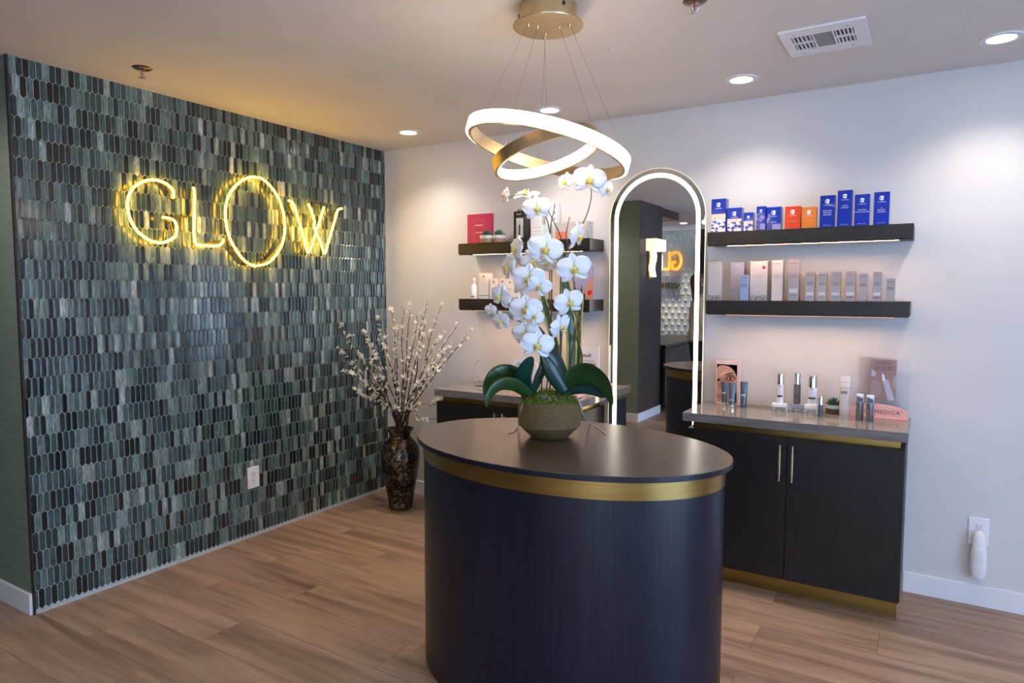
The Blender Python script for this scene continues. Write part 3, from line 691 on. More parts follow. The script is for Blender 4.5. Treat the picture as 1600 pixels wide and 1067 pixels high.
# white cartons and the rest, partly behind the orchid
t, bd, x0, x1, zt = carton('white carton with thin grey lines right of the black gift box', 'white cartons behind the orchid', lx(695), lx(785), ly(378), -.13, .05, Z1, WHITE)
for k in range(3): patch('printed_rule', x0 + .006, x1 - .008, Z1 + (zt - Z1) * (.82 - .22 * k), Z1 + (zt - Z1) * (.82 - .22 * k) + .0015, -.13, 'grey_ink', bd)
t, bd, x0, x1, zt = carton('taller white carton standing behind the lined one on the upper left shelf', 'white cartons behind the orchid', lx(690), lx(780), ly(300), -.06, .045, Z1, WHITE)
t, bd, x0, x1, zt = carton('pale mint carton between the white cartons on the upper left shelf', None, lx(790), lx(848), ly(376), -.12, .04, Z1, pk('pale_mint', (.62, .76, .76)))
patch('teal_foot', x0 + .004, x1 - .004, Z1 + .004, Z1 + .010, -.12, pk('mint', (.25, .62, .58)), bd)
t, bd, x0, x1, zt = carton('tallest white carton at the middle of the upper left shelf', 'white cartons behind the orchid', lx(812), lx(905), ly(195), -.07, .05, Z1, WHITE)
for k in range(3): patch('printed_square', x1 - .020, x1 - .008, zt - .03 - .038 * k, zt - .018 - .038 * k, -.07, 'grey_ink', bd)
t, bd, x0, x1, zt = carton('low clear-fronted display box with coral insert on the upper left shelf', None, lx(885), lx(1168), ly(355), -.13, .07, Z1, pk('card_grey', (.55, .51, .49)), name='display_box')
w_ = x1 - x0; h_ = zt - Z1
patch('coral_insert', x0 + w_ * .05, x0 + w_ * .40, Z1 + .004, Z1 + h_ * .48, -.13, pk('coral', (.80, .22, .14)), bd)
b = nb()
for (a0, a1, c0, c1) in ((.55, .99, .46, .475), (.98, .99, .04, .475), (.55, .56, .04, .475)): box(b, x0 + w_ * a0, x0 + w_ * a1, -.1304, -.13, Z1 + h_ * c0, Z1 + h_ * c1)
obj('line_print', b, 'ink', bd)
# ---------------------------------------------------------------- lower left shelf
def bottle(name, lb, loc, prof_body, m_body, prof_cap, m_cap, group=None, cat='bottle', lab=None):
    t = thing(name, lb, cat, loc, group)
    b = nb(); lathe(b, prof_body, 28); bd = obj('bottle_body', b, m_body, t, local=True, smooth=True)
    b = nb(); lathe(b, prof_cap, 28); obj('cap', b, m_cap, t, local=True, smooth=True)
    if lab:
        r_, z0, z1, ml = lab; b = nb(); n = 16
        A = [b.verts.new((r_ * sin(R(-50 + 100 * i / n)), -r_ * cos(R(-50 + 100 * i / n)), z0)) for i in range(n + 1)]; B = [b.verts.new((r_ * sin(R(-50 + 100 * i / n)), -r_ * cos(R(-50 + 100 * i / n)), z1)) for i in range(n + 1)]
        for i in range(n): b.faces.new((A[i], A[i + 1], B[i + 1], B[i]))
        obj('printed_band', b, ml, bd, local=True, smooth=True, solid=.0004)
    return t
p = ony(-.15, lx(216), ly(985)); h_ = ony(-.15, lx(220), ly(822)).z - Z2
bottle('pump_bottle', 'small white pump bottle at the left end of the lower left shelf', (p.x, -.15, Z2), [(.017, 0), (.0185, .003), (.0185, h_ * .62), (.010, h_ * .70)], M['white'], [(.0095, h_ * .70), (.0095, h_ * .85), (.013, h_ * .86), (.012, h_ * .99), (.002, h_)], M['white'], None, 'bottle', (.0188, h_ * .10, h_ * .14, M['ink']))
for lb, a, c_, tp, yf, dp in (('tallest white carton with a round crest on the lower left shelf', 257, 340, 782, -.14, .05), ('short white crested carton next to the tallest one on the lower left shelf', 350, 408, 828, -.15, .035), ('short white crested carton third along the lower left shelf', 428, 478, 825, -.14, .035), ('white carton mostly hidden by an orchid bloom on the lower left shelf', 485, 545, 830, -.13, .035)):
    t, bd, x0, x1, zt = carton(lb, 'white crested cartons', lx(a), lx(c_), ly(tp), yf, dp, Z2, WHITE)
    cx = (x0 + x1) / 2; w_ = x1 - x0; h_ = zt - Z2
    b = nb(); lathe(b, [(.0075, 0), (.0075, .0004)], 20); bmesh.ops.rotate(b, matrix=Matrix.Rotation(R(90), 3, 'X'), verts=b.verts); bmesh.ops.translate(b, vec=(cx, yf, zt - .022), verts=b.verts); obj('crest', b, 'grey_ink', bd)
    patch('foot_line', x0, x1, Z2 + h_ * .12, Z2 + h_ * .14, yf, 'ink', bd); text('printed_line', 'SERUM', .006, (cx, yf - .0004, Z2 + h_ * .5), 'grey_ink', bd)
t, bd, x0, x1, zt = carton('tiny white carton with green print low behind the orchid stems', None, lx(530), lx(590), ly(935), -.16, .02, Z2, WHITE)
patch('green_print', x0 + .004, x1 - .004, Z2 + .008, Z2 + .011, -.16, pk('green', (.1, .3, .12)), bd)
# leaflet with portrait
skin = mat('printed_skin', (.62, .33, .24), .4)
def blob(name, pts, y, m_, parent, t=.0004):
    P = [Vector((x, 0, z)) for x, z in pts]; S = smooth_path(P, 5, True); b = nb(); prism(b, [(v.x, v.z) for v in S], y - t, y); return obj(name, b, m_, parent)
xa = ony(-.10, lx(1035), ly(900)).x; xb = ony(-.10, lx(1215), ly(900)).x; za = Z2; zb_ = ony(-.10, lx(1150), ly(727)).z; w_ = xb - xa; h_ = zb_ - za
t = thing('photo_leaflet', 'upright leaflet with a close-up of lips on the lower left shelf', 'leaflet', ((xa + xb) / 2, -.1, Z2))
b = nb(); box(b, xa, xb, -.1, -.085, za, zb_); bd = obj('leaflet_card', b, pk('leaflet_violet', (.36, .38, .62)), t)
patch('lower_band', xa, xa + w_ * .6, za, za + h_ * .18, -.1, 'grey_ink', bd)
blob('printed_cheek', [(xa + w_ * .55, za + h_ * .02), (xa + w_ * .98, za + h_ * .02), (xa + w_ * .98, za + h_ * .75), (xa + w_ * .85, za + h_ * .6), (xa + w_ * .62, za + h_ * .35)], -.1, skin, bd)
blob('printed_lips', [(xa + w_ * .70, za + h_ * .20), (xa + w_ * .80, za + h_ * .12), (xa + w_ * .92, za + h_ * .20), (xa + w_ * .88, za + h_ * .29), (xa + w_ * .80, za + h_ * .26), (xa + w_ * .76, za + h_ * .29)], -.1004, 'red_ink', bd)
# ---------------------------------------------------------------- left worktop
p = onz(ZC, 752, 604); t = thing('glass_award', 'clear octagonal glass award on the left worktop', 'award', (p.x, -.17, ZC))
b = nb(); prism(b, [(.075 * cos(R(22.5 + 45 * i)) + p.x, .105 + .075 * sin(R(22.5 + 45 * i)) + ZC + .0) for i in range(8)], -.178, -.162); obj('octagon_plate', b, 'glass_clear', t, bevel=.002)
b = nb(); box(b, p.x - .055, p.x + .055, -.20, -.14, ZC, ZC + .030); obj('award_base', b, 'glass_clear', t, bevel=.002)
xa = ony(-.17, 799, 580).x; xb = ony(-.17, 842, 580).x; t = thing('brand_sign', 'white rounded countertop sign behind the orchid leaves', 'sign', ((xa + xb) / 2, -.17, ZC))
zt = ony(-.17, 820, 558).z
b = nb(); pts = [(xa, ZC + .004), (xb, ZC + .004)] + [(xa + (xb - xa) * (.5 + .5 * cos(pi * i / 16)), ZC + (zt - ZC) * .62 + (zt - ZC) * .38 * sin(pi * i / 16)) for i in range(17)]; prism(b, pts, -.176, -.168); sgn = obj('sign_panel', b, 'white_gloss', t)
text('sign_text', 'elta MD', .036, ((xa + xb) / 2, -.1764, zt - .045), 'ink', sgn)
b = nb(); box(b, xa - .01, xb + .01, -.20, -.15, ZC, ZC + .004); obj('sign_foot', b, 'white_gloss', t)
patch('pink_card_print', xa + .01, xb - .02, ZC + .02, ZC + .05, -.176, BLUSH, sgn)
xa = ony(-.12, 888, 570).x; xb = ony(-.12, 936, 570).x; zt = ony(-.12, 915, 541).z; t = thing('counter_card', 'white upright card asking a question, beside the orchid', 'card', ((xa + xb) / 2, -.12, ZC))
b = nb(); box(b, xa, xb, -.124, -.118, ZC, zt); bd = obj('card_panel', b, 'white_gloss', t)
text('headline', 'Interested?', .028, (xb - .050, -.1244, zt - .055), 'ink', bd, align='RIGHT', bold=.0006)
text('small_print', 'Ask us about our plan', .010, (xb - .030, -.1244, zt - .085), 'ink', bd, align='RIGHT'); patch('card_photo', xa + .02, xb - .02, ZC + .02, zt - .10, -.124, pk('photo_grey', (.3, .3, .27)), bd)
p = onz(ZC, 905, 611); t = thing('pink_booklet', 'stack-flat pink booklet lying on the left worktop near its right end', 'booklet', (1.62, -.25, ZC)); b = nb(); box(b, 1.52, 1.73, -.33, -.19, ZC, ZC + .022); obj('cover', b, pk('pale_pink', (.78, .42, .40)), t, bevel=.002)
# ---------------------------------------------------------------- right worktop
yf = -.075; xa = ony(yf, 1118, 600).x; xb = ony(yf, 1155, 600).x; zt = ony(yf, 1137, 564).z
t = thing('framed_portrait', 'pink framed close-up photo of an eye on the right worktop', 'picture', ((xa + xb) / 2, yf, ZC))
b = nb(); box(b, xa, xb, yf, yf + .035, ZC, zt); bd = obj('picture_frame', b, pk('frame_pink', (.82, .60, .58)), t, bevel=.002)
w_ = xb - xa; h_ = zt - ZC; x0, x1, z0, z1 = xa + w_ * .05, xb - w_ * .10, ZC + h_ * .05, zt - h_ * .08
pr = patch('portrait_print', x0, x1, z0, z1, yf, mat('printed_face', (.66, .34, .23), .35), bd)
def f(u, v): return (x0 + (x1 - x0) * u, z0 + (z1 - z0) * v)
hair = mat('printed_hair', (.03, .015, .01), .5)
b = nb(); prism(b, [f(0, 1), f(0, .86), f(.03, .92), f(.12, .965), f(.35, .975), f(.58, .955), f(.76, .90), f(.90, .80), f(1, .66), f(1, 1)], yf - .0004, yf); prism(b, [f(1, 0), f(1, .30), f(.92, .22), f(.90, 0)], yf - .0004, yf); obj('printed_hair', b, hair, pr)
blob('printed_shade', [f(.0, .45), f(.10, .62), f(.30, .66), f(.42, .60), f(.34, .50), f(.2, .42)], yf - .0002, mat('printed_skin_shade', (.50, .24, .16), .4), pr); blob('printed_highlight', [f(.12, .72), f(.3, .80), f(.55, .84), f(.45, .76), f(.25, .70)], yf - .0002, mat('printed_skin_light', (.78, .47, .35), .4), pr); blob('printed_eye_shade', [f(.38, .60), f(.58, .74), f(.86, .73), f(.95, .64), f(.76, .56), f(.54, .56)], yf - .0003, mat('printed_eye_shadow', (.34, .14, .09), .4), pr)
blob('printed_brow', [f(.36, .70), f(.50, .755), f(.70, .79), f(.90, .775), f(.70, .765), f(.50, .725)], yf - .0004, hair, pr)
blob('printed_eye_white', [f(.54, .635), f(.64, .665), f(.75, .665), f(.85, .645), f(.75, .615), f(.62, .612)], yf - .0004, 'gold_ink', pr); blob('printed_iris', [f(.62, .64), f(.68, .68), f(.75, .64), f(.68, .605)], yf - .0008, hair, pr); blob('printed_lash', [f(.42, .60), f(.60, .69), f(.80, .69), f(.92, .66), f(.80, .70), f(.60, .705)], yf - .0010, hair, pr)
blob('printed_eye_white', [f(.0, .56), f(.08, .62), f(.18, .60), f(.1, .55)], yf - .0004, hair, pr); blob('printed_nose', [f(.16, .30), f(.24, .42), f(.22, .55), f(.12, .45)], yf - .0004, mat('printed_shadow_skin', (.42, .18, .12), .35), pr); blob('printed_lips', [f(.02, .12), f(.2, .18), f(.4, .13), f(.2, .08)], yf - .0004, mat('printed_lip', (.50, .16, .13), .4), pr)
text('frame_text', 'SM', .016, (xa + w_ * .16, yf - .0009, ZC + h_ * .22), 'ink', pr)
# squeeze tubes
tubem = mat('slate_tube', (.10, .13, .17), .28, .35)
def squeeze_tube(lb, loc, r_, h_, m_, m_cap, cap_h, group, lab_m='satin_steel', rot=0, labz=.45, crimp_up=True):
    t = thing('squeeze_tube', lb, 'tube', loc, group)
    b = nb(); n = 24; prof = [(cap_h, 1, 1), (cap_h + (h_ - cap_h) * .25, 1.02, .98), (cap_h + (h_ - cap_h) * .6, 1.10, .72), (h_ * .955, 1.22, .16), (h_, 1.25, .10)]; rs = []
    for z, sx, sy in prof: rs.append([b.verts.new((r_ * sx * cos(2 * pi * i / n), r_ * sy * sin(2 * pi * i / n), z)) for i in range(n)])
    for A, B in zip(rs, rs[1:]):
        for i in range(n): b.faces.new((A[i], A[(i + 1) % n], B[(i + 1) % n], B[i]))
    b.faces.new(rs[0][::-1]); b.faces.new(rs[-1]); bd = obj('tube_body', b, m_, t, local=True, smooth=True)
    b = nb(); lathe(b, [(r_ * .97, 0), (r_ * .99, .001), (r_ * .99, cap_h)], 28); obj('cap', b, m_cap, t, local=True, smooth=True)
    b = nb(); z = h_ * labz; box(b, -r_ * .72, r_ * .72, -r_ * 1.045, -r_ * .8, z, z + h_ * .07); obj('label_bar', b, lab_m, bd, local=True)
    t.rotation_euler = (0, 0, rot); return t
def tx(u): return 1105 + u / 11.24
def ty(v): return 555 + v / 11.24
for lb, u, vb, vt, labz, mc, cap in (('slate squeeze tube in front of the framed portrait, rearmost of three', 285, 895, 465, .52, 'steel', .022), ('slate squeeze tube overlapping the one behind, middle of three', 420, 935, 480, .30, 'steel', .020), ('slate squeeze tube standing apart right of the framed portrait', 625, 925, 465, .46, tubem, .02)):
    p = onz(ZC, tx(u), ty(vb)); hh = ony(p.y + .014, tx(u), ty(vt)).z - ZC
    squeeze_tube(lb, (p.x, p.y + .014, ZC), .0145 + (.0015 if vb > 900 else 0), hh, tubem, mc, cap, 'slate squeeze tubes', rot=.15, labz=labz)
def bx_(u): return 1200 + u / 10.667
def by_(v): return 570 + v / 10.667
# three low cartons with bottles standing on them
specs = [('low white and silver carton under the left airless bottle', 62, 300, 775, 640, WHITE), ('low lilac and silver carton under the middle grey bottle', 335, 590, 770, 650, LILAC), ('low white and silver carton under the right airless bottle', 600, 806, 820, 660, WHITE)]
tops = []
for lb, u0, u1, vb, vt, m_ in specs:
    q0 = onz(ZC, bx_(u0), by_(vb)); q1 = onz(ZC, bx_(u1), by_(vb + 18)); yf = (q0.y + q1.y) / 2; x0, x1 = ony(yf, bx_(u0), by_(vb - 60)).x, ony(yf, bx_(u1), by_(vb - 60)).x
    zt = ony(yf, bx_((u0 + u1) / 2), by_(vt + 12)).z
    t = thing('low_carton', lb, 'box', ((x0 + x1) / 2, yf + .03, ZC), 'low cartons used as bottle risers')
    b = nb(); box(b, x0, x1, yf, yf + .06, ZC, zt); bd = obj('carton_body', b, m_, t, bevel=.0008)
    patch('silver_foot', x0, x1, ZC + .001, ZC + (zt - ZC) * .62, yf, foil, bd); tops.append(((x0 + x1) / 2, yf + .03, zt))
dg = mat('smoky_grey_bottle', (.20, .19, .20), .2, .4); clearw = mat('pearl_white_bottle', (.74, .74, .82), .22)
def airless(lb, i, r_, h_, m_, capfrac, m_cap, du=0, dark='ink'):
    x, y, z = tops[i]
    t = thing('airless_bottle', lb, 'bottle', (x + du, y, z), 'airless bottles on low cartons')
    b = nb(); lathe(b, [(r_ * .96, 0), (r_, .002), (r_, h_ * (1 - capfrac))], 32); bd = obj('bottle_body', b, m_, t, local=True, smooth=True)
    b = nb(); lathe(b, [(r_ * .98, h_ * (1 - capfrac)), (r_ * .98, h_ - .002), (r_ * .94, h_)], 32); obj('metal_cap', b, m_cap, t, local=True, smooth=True)
    b = nb(); n = 14
    for z0, z1, a in ((.22, .29, 48), (.60, .62, 20)):
        A = [b.verts.new((r_ * 1.012 * sin(R(-a + 2 * a * k / n)), -r_ * 1.012 * cos(R(-a + 2 * a * k / n)), h_ * z0 * (1 - capfrac) / .65)) for k in range(n + 1)]; B = [b.verts.new((r_ * 1.012 * sin(R(-a + 2 * a * k / n)), -r_ * 1.012 * cos(R(-a + 2 * a * k / n)), h_ * z1 * (1 - capfrac) / .65)) for k in range(n + 1)]
        for k in range(n): b.faces.new((A[k], A[k + 1], B[k + 1], B[k]))
    obj('printed_band', b, 'ink', bd, local=True, solid=.0003); return t
def hgt(i, v): x, y, z = tops[i]; return ony(y, bx_(0), by_(0)).z * 0 + ony(y, {0: bx_(215), 1: bx_(490), 2: bx_(775)}[i], by_(v)).z - z
airless('white airless bottle with chrome cap on the left low carton', 0, .0165, hgt(0, 140), clearw, .37, 'steel')
airless('smoky grey airless bottle with narrow chrome top on the lilac carton', 1, .0165, hgt(1, 138), dg, .36, 'steel')
airless('wider white airless bottle with broad chrome cap on the right low carton', 2, .0215, hgt(2, 170), clearw, .42, 'steel', .004)
p = onz(ZC, bx_(868), by_(860)); hh = ony(p.y, bx_(868), by_(515)).z - ZC
bottle('mini_bottle', 'small slate bottle with chrome cap at the corner of the right low carton', (p.x, p.y + .006, ZC), [(.0125, 0), (.013, .002), (.0115, hh * .56)], tubem, [(.0115, hh * .56), (.0110, hh - .002), (.010, hh)], M['steel'], None, 'bottle')
p = onz(ZC, bx_(1090), by_(815)); succulent('brown potted succulent on the right worktop behind the white tube', (p.x - .004, p.y + .035, ZC), 1.12, dark=True)
# big white tube
def qx(u): return 1290 + u / 8.893
def qy(v): return 560 + v / 8.893
p = onz(ZC, qx(245), qy(797)); hh = ony(p.y, qx(265), qy(250)).z - ZC
whitetube = mat('white_tube_plastic', (.76, .72, .72), .3)
big = squeeze_tube('tall white squeeze tube on the right worktop', (p.x, p.y + .02, ZC), .0215, hh, whitetube, whitetube, .03, None, lab_m='grey_ink', labz=.56)
for j, s_ in enumerate(('SkinMedica', 'FACIAL CLEANSER', 'NETTOYANT')): text('printed_line', s_, .0065, (p.x, p.y + .02 - .0225, ZC + hh * (.86 if j == 0 else .76 - .045 * j)), 'ink', big)
text('printed_line', '177.4 mL', .006, (p.x, p.y + .02 - .0225, ZC + hh * .13), 'ink', big)
# two pump bottles
for lb, u, vb, vt in (('steel-blue pump bottle with white collar, left of the pair by the pink sign', 465, 862, 498), ('steel-blue pump bottle with white collar, right of the pair by the pink sign', 608, 885, 515)):
    p = onz(ZC, qx(u), qy(vb)); hh = ony(p.y, qx(u), qy(vt)).z - ZC; r_ = .0165
    t = thing('pump_bottle', lb, 'bottle', (p.x, p.y + .012, ZC), 'steel-blue pump bottles')
    b = nb(); lathe(b, [(r_ * .95, 0), (r_, .002), (r_, hh * .70)], 32); obj('bottle_body', b, mat('steel_blue_metal', (.22, .25, .28), .22, .7), t, local=True, smooth=True)
    b = nb(); lathe(b, [(r_ * .9, hh * .70), (r_ * .9, hh * .80), (r_ * .96, hh * .82), (r_ * .96, hh * .985), (r_ * .9, hh)], 32); obj('pump_cap', b, clearw, t, local=True, smooth=True)
    b = nb(); prism(b, [(-r_ * .8, hh * .72), (r_ * .8, hh * .72), (r_ * .8, hh * .86), (-r_ * .8, hh * .94)], -r_ * 1.0, -r_ * .7); obj('actuator', b, tubem, t, local=True)
# pink brand sign
yf = -.20; q0 = onz(ZC, qx(1145), qy(862)); yf = q0.y; xb = q0.x; xa = xb - .27
t = thing('brand_sign', 'pink arched countertop sign at the right end of the worktop', 'sign', ((xa + xb) / 2, yf, ZC))
zm = ony(yf, qx(700), qy(628)).z; ze = ony(yf, qx(1148), qy(745)).z
pts = [(xa, ZC + .003), (xb, ZC + .003)] + [(xb - (xb - xa) * i / 20, ze + (zm - ze) * sin(pi * i / 20) ** .8) for i in range(21)]
b = nb(); prism(b, pts, yf, yf + .012); bd = obj('arched_panel', b, BLUSH, t, bevel=.001)
text('sign_text', 'SKINMEDICA', .0262, (xb - .034, yf - .0005, ZC + .030), 'ink', bd, spacing=1.2, align='RIGHT'); text('registered_mark', '®', .010, (xb - .028, yf - .0005, ZC + .038), 'ink', bd)
b = nb(); box(b, xa - .002, xb + .002, yf - .012, yf + .024, ZC, ZC + .005); obj('sign_foot', b, BLUSH, t, bevel=.001)
# acrylic poster holder leaning on the wall side
yf = -.045; xa = ony(yf, 1341, 600).x; xb = ony(yf, 1421, 600).x; zt = ony(yf, 1385, 559).z; t = thing('acrylic_sign_holder', 'clear acrylic stand holding a blush poster of a serum bottle', 'sign holder', ((xa + xb) / 2, yf, ZC))
b = nb(); box(b, xa, xb, yf - .003, yf, ZC + .003, zt); ac = obj('front_sheet', b, mat('acrylic_sheet', (.93, .92, .96), .08, trans=1, ior=1.2), t)
b = nb(); box(b, xa, xb, yf - .010, yf + .03, ZC, ZC + .003); obj('foot_sheet', b, 'glass_clear', t)
x0 = ony(yf, 1360, 600).x; x1 = ony(yf, 1400, 600).x; z1 = ony(yf, 1380, 562).z; z0 = ony(yf, 1378, 626).z
b = nb(); box(b, x0, x1, yf + .001, yf + .002, z0, z1); po = obj('poster', b, pk('poster_blush', (.56, .36, .31), .5), t)
yb = yf + .001
text('poster_text', 'SKINMEDICA', .011, ((x0 + x1) / 2, yb - .0004, z1 - .018), 'ink', po)
for j, s_ in enumerate(('EVERY CUSTOMER', 'EVERY DAY SERUM')): text('poster_text', s_, .0095, ((x0 + x1) / 2, yb - .0004, z1 - .036 - .012 * j), 'ink', po)
def g(u, v): return (x0 + (x1 - x0) * u, z0 + (z1 - z0) * v)
blob('printed_swirl', [g(.02, .05), g(.35, .1), g(.45, .3), g(.25, .5), g(.02, .42)], yb - .0002, pk('swirl', (.62, .44, .38)), po)
blob('printed_swirl', [g(.86, .40), g(.99, .30), g(.99, .62), g(.90, .55)], yb - .0002, pk('swirl2', (.70, .55, .5)), po)
b = nb(); prism(b, [g(.72, .0), g(.98, .02), g(.70, .52), g(.48, .48)], yb - .0006, yb); obj('printed_bottle', b, 'white', po)
b = nb(); prism(b, [g(.48, .48), g(.60, .50), g(.50, .66), g(.43, .64)], yb - .0007, yb); prism(b, [g(.80, .03), g(.94, .035), g(.90, .10), g(.80, .10)], yb - .0009, yb); obj('printed_pump', b, 'steel', po)
b = nb(); prism(b, [g(.02, .60), g(.16, .58), g(.22, .68), g(.02, .76)], yb - .0006, yb); obj('printed_cap', b, 'white', po)
# ================================================================ ORCHID
from mathutils import noise
OC = Vector((2.190, -1.490, .9105))
oc = thing('potted_orchid', 'white moth orchid arrangement in a woven gold pot on the island', 'plant', tuple(OC))
def woven():
    m = mat('woven_gold_pot', (.3, .2, .1), .55, .25); v = coords(m, (1, 1, 1))
    wv = N(m, 'ShaderNodeTexWave', wave_type='BANDS', bands_direction='Z'); wv.inputs['Scale'].default_value = 105; wv.inputs['Distortion'].default_value = 1.5; wv.inputs['Detail'].default_value = 2; wv.inputs['Detail Scale'].default_value = 6; L(m, v, wv.inputs['Vector'])
    v2 = coords(m, (120, 120, 260)); n = N(m, 'ShaderNodeTexNoise'); n.inputs['Scale'].default_value = 1; L(m, v2, n.inputs['Vector'])
    mx = N(m, 'ShaderNodeMath', operation='MULTIPLY'); L(m, wv.outputs['Fac'], mx.inputs[0]); L(m, n.outputs[0], mx.inputs[1])
    L(m, ramp(m, mx.outputs[0], [(.05, (.07, .045, .018)), (.5, (.33, .225, .095))]), bsdf(m).inputs['Base Color']); bump(m, mx.outputs[0], .7, .003); return m
b = nb(); lathe(b, [(.070, 0), (.075, .004), (.1215, .048), (.1235, .095), (.1205, .140), (.1150, .142), (.1140, .120)], 64, OC, False); bm_ = b; obj('woven_pot', bm_, woven(), oc, smooth=True)
b = nb(); lathe(b, [(.0001, .001), (.072, .001)], 40, OC, False); obj('pot_base', b, 'soil', oc)
def mossm():
    b = nb(); n = 44; rs = []
    for i in range(15):
        r_ = .1145 * i / 14; ring = []
        for j in range(n):
            a = 2 * pi * j / n; x, y = r_ * cos(a), r_ * sin(a); h_ = .138 + .034 * (1 - (i / 14) ** 2) + (.012 * noise.noise(Vector((x * 38, y * 38, 1))) + .006 * noise.noise(Vector((x * 110, y * 110, 3)))) * (1 if i < 14 else .3)
            ring.append(b.verts.new((OC.x + x, OC.y + y, OC.z + h_)))
        rs.append(ring)
    for A, B in zip(rs, rs[1:]):
        for j in range(n): b.faces.new((A[j], A[(j + 1) % n], B[(j + 1) % n], B[j]))
    rnd = random.Random(9)
    for _ in range(420):
        a = rnd.uniform(0, 2 * pi); r_ = .115 * math.sqrt(rnd.random()); o_ = OC + Vector((r_ * cos(a), r_ * sin(a), .144 + .030 * (1 - (r_ / .115) ** 2)))
        d = Vector((cos(a) * .6 + rnd.uniform(-.7, .7), sin(a) * .6 + rnd.uniform(-.7, .7), rnd.uniform(.2, 1))).normalized() * rnd.uniform(.008, .022)
        tube(b, [o_, o_ + d * .6 + Vector((0, 0, .003)), o_ + d], [.0014, .0005], 4)
    return b
mo = obj('moss', mossm(), 'moss', oc, smooth=False); mo['kind'] = 'stuff'
def leaf_mat(name, c1, c2, edge=None, rough=.32):
    m = mat(name, c1, rough, coat=.15); uv = N(m, 'ShaderNodeUVMap'); uv.uv_map = 'uv'; sp = N(m, 'ShaderNodeSeparateXYZ'); L(m, uv.outputs[0], sp.inputs[0])
    mp = N(m, 'ShaderNodeMapping'); mp.inputs['Scale'].default_value = (9, 1, 1) if not edge else (6, 26, 1); L(m, uv.outputs[0], mp.inputs[0])
    n = N(m, 'ShaderNodeTexNoise'); n.inputs['Scale'].default_value = 1; n.inputs['Detail'].default_value = 3; L(m, mp.outputs[0], n.inputs['Vector']); c = ramp(m, n.outputs[0], [(.35, c1), (.7, c2)])
    if edge:
        f_ = ramp(m, sp.outputs[0], [(.0, (1, 1, 1)), (.15, (1, 1, 1)), (.2, (0, 0, 0)), (.8, (0, 0, 0)), (.85, (1, 1, 1))])
        mx = N(m, 'ShaderNodeMix', data_type='RGBA'); L(m, f_, mx.inputs['Factor']); L(m, c, mx.inputs['A']); mx.inputs['B'].default_value = (*edge, 1); c = mx.outputs['Result']
    L(m, c, bsdf(m).inputs['Base Color']); return m
leaf_dark = leaf_mat('orchid_leaf_dark', (.004, .030, .024), (.010, .055, .040)); leaf_green = leaf_mat('orchid_leaf_green', (.012, .045, .010), (.035, .095, .022))
snake = leaf_mat('snake_plant_leaf', (.012, .05, .02), (.06, .14, .05), (.55, .50, .08))
def leaf(name, pts, width, side, m_, parent, fold=.25, k=5, shape=None, solid=.0012, curl=0):
    P = smooth_path(pts, k); n = len(P); bm = nb(); uvl = bm.loops.layers.uv.new('uv'); rows = []; side = Vector(side); mcols = 6
    for i, p in enumerate(P):
        t = (P[min(i + 1, n - 1)] - P[max(i - 1, 0)]).normalized(); s_ = (side - t * side.dot(t)).normalized(); nn = t.cross(s_); u = i / (n - 1)
        w_ = width * (shape(u) if shape else (max(.02, sin(pi * min(1, .12 + u * .88)) ** .6)))
        rows.append([bm.verts.new(p + s_ * (w_ * (j / mcols - .5)) + nn * (fold * w_ * abs(j / mcols - .5) ** 1.5 * 2)) for j in range(mcols + 1)])
    for i in range(n - 1):
        for j in range(mcols):
            f_ = bm.faces.new((rows[i][j], rows[i][j + 1], rows[i + 1][j + 1], rows[i + 1][j]))
            for l, (uu, vv) in zip(f_.loops, ((j / mcols, i / n), ((j + 1) / mcols, i / n), ((j + 1) / mcols, (i + 1) / n), (j / mcols, (i + 1) / n))): l[uvl].uv = (uu, vv)
    return obj(name, bm, m_, parent, smooth=True, solid=solid)
def ap(L_): return [at(x, y, d) for x, y, d in L_]
perp = (CR * .55 + CU * .8)
leaf('leaf', ap([(868, 622, 2.66), (885, 597, 2.63), (905, 584, 2.60), (925, 583, 2.56), (942, 594, 2.53), (951, 610, 2.52), (957, 633, 2.52)]), .086, CR * .35 + CU * 1.0 - CF * .75, leaf_green, oc, .22)
leaf('leaf', ap([(868, 620, 2.66), (888, 604, 2.66), (910, 600, 2.66), (930, 607, 2.66), (946, 621, 2.66)]), .080, CU - CF * .6, leaf_dark, oc, .2)
leaf('leaf', ap([(832, 618, 2.68), (814, 597, 2.66), (797, 586, 2.64), (779, 586, 2.62), (765, 598, 2.60), (758, 618, 2.60)]), .078, CU * 1 - CF * .7 - CR * .3, leaf_green, oc, .22)
leaf('leaf', ap([(830, 620, 2.64), (810, 605, 2.58), (790, 601, 2.54), (774, 608, 2.52), (765, 622, 2.51), (761, 637, 2.51)]), .056, CU * .9 - CF * .9 - CR * .5, leaf_green, oc, .22)
leaf('leaf', ap([(828, 622, 2.66), (818, 600, 2.63), (817, 585, 2.60), (824, 569, 2.58), (832, 557, 2.57)]), .070, CR * 1 + CU * .45, leaf_dark, oc, -.12)
leaf('leaf', ap([(886, 612, 2.68), (874, 582, 2.66), (862, 556, 2.65), (849, 532, 2.65), (838, 508, 2.66)]), .078, CR * 1 - CU * .1 + CF * .3, leaf_dark, oc, .2)
leaf('leaf', ap([(884, 614, 2.60), (868, 590, 2.58), (857, 572, 2.57), (846, 551, 2.57)]), .060, CR * .7 + CU * .7, leaf_dark, oc, .2)
leaf('leaf', ap([(832, 615, 2.65), (841, 592, 2.63), (848, 573, 2.62), (849, 550, 2.62)]), .034, CR, leaf_dark, oc, .15)
sn = lambda u: (.75 + .25 * sin(pi * u)) * (1 if u < .72 else max(.03, 1 - ((u - .72) / .28) ** 1.6))
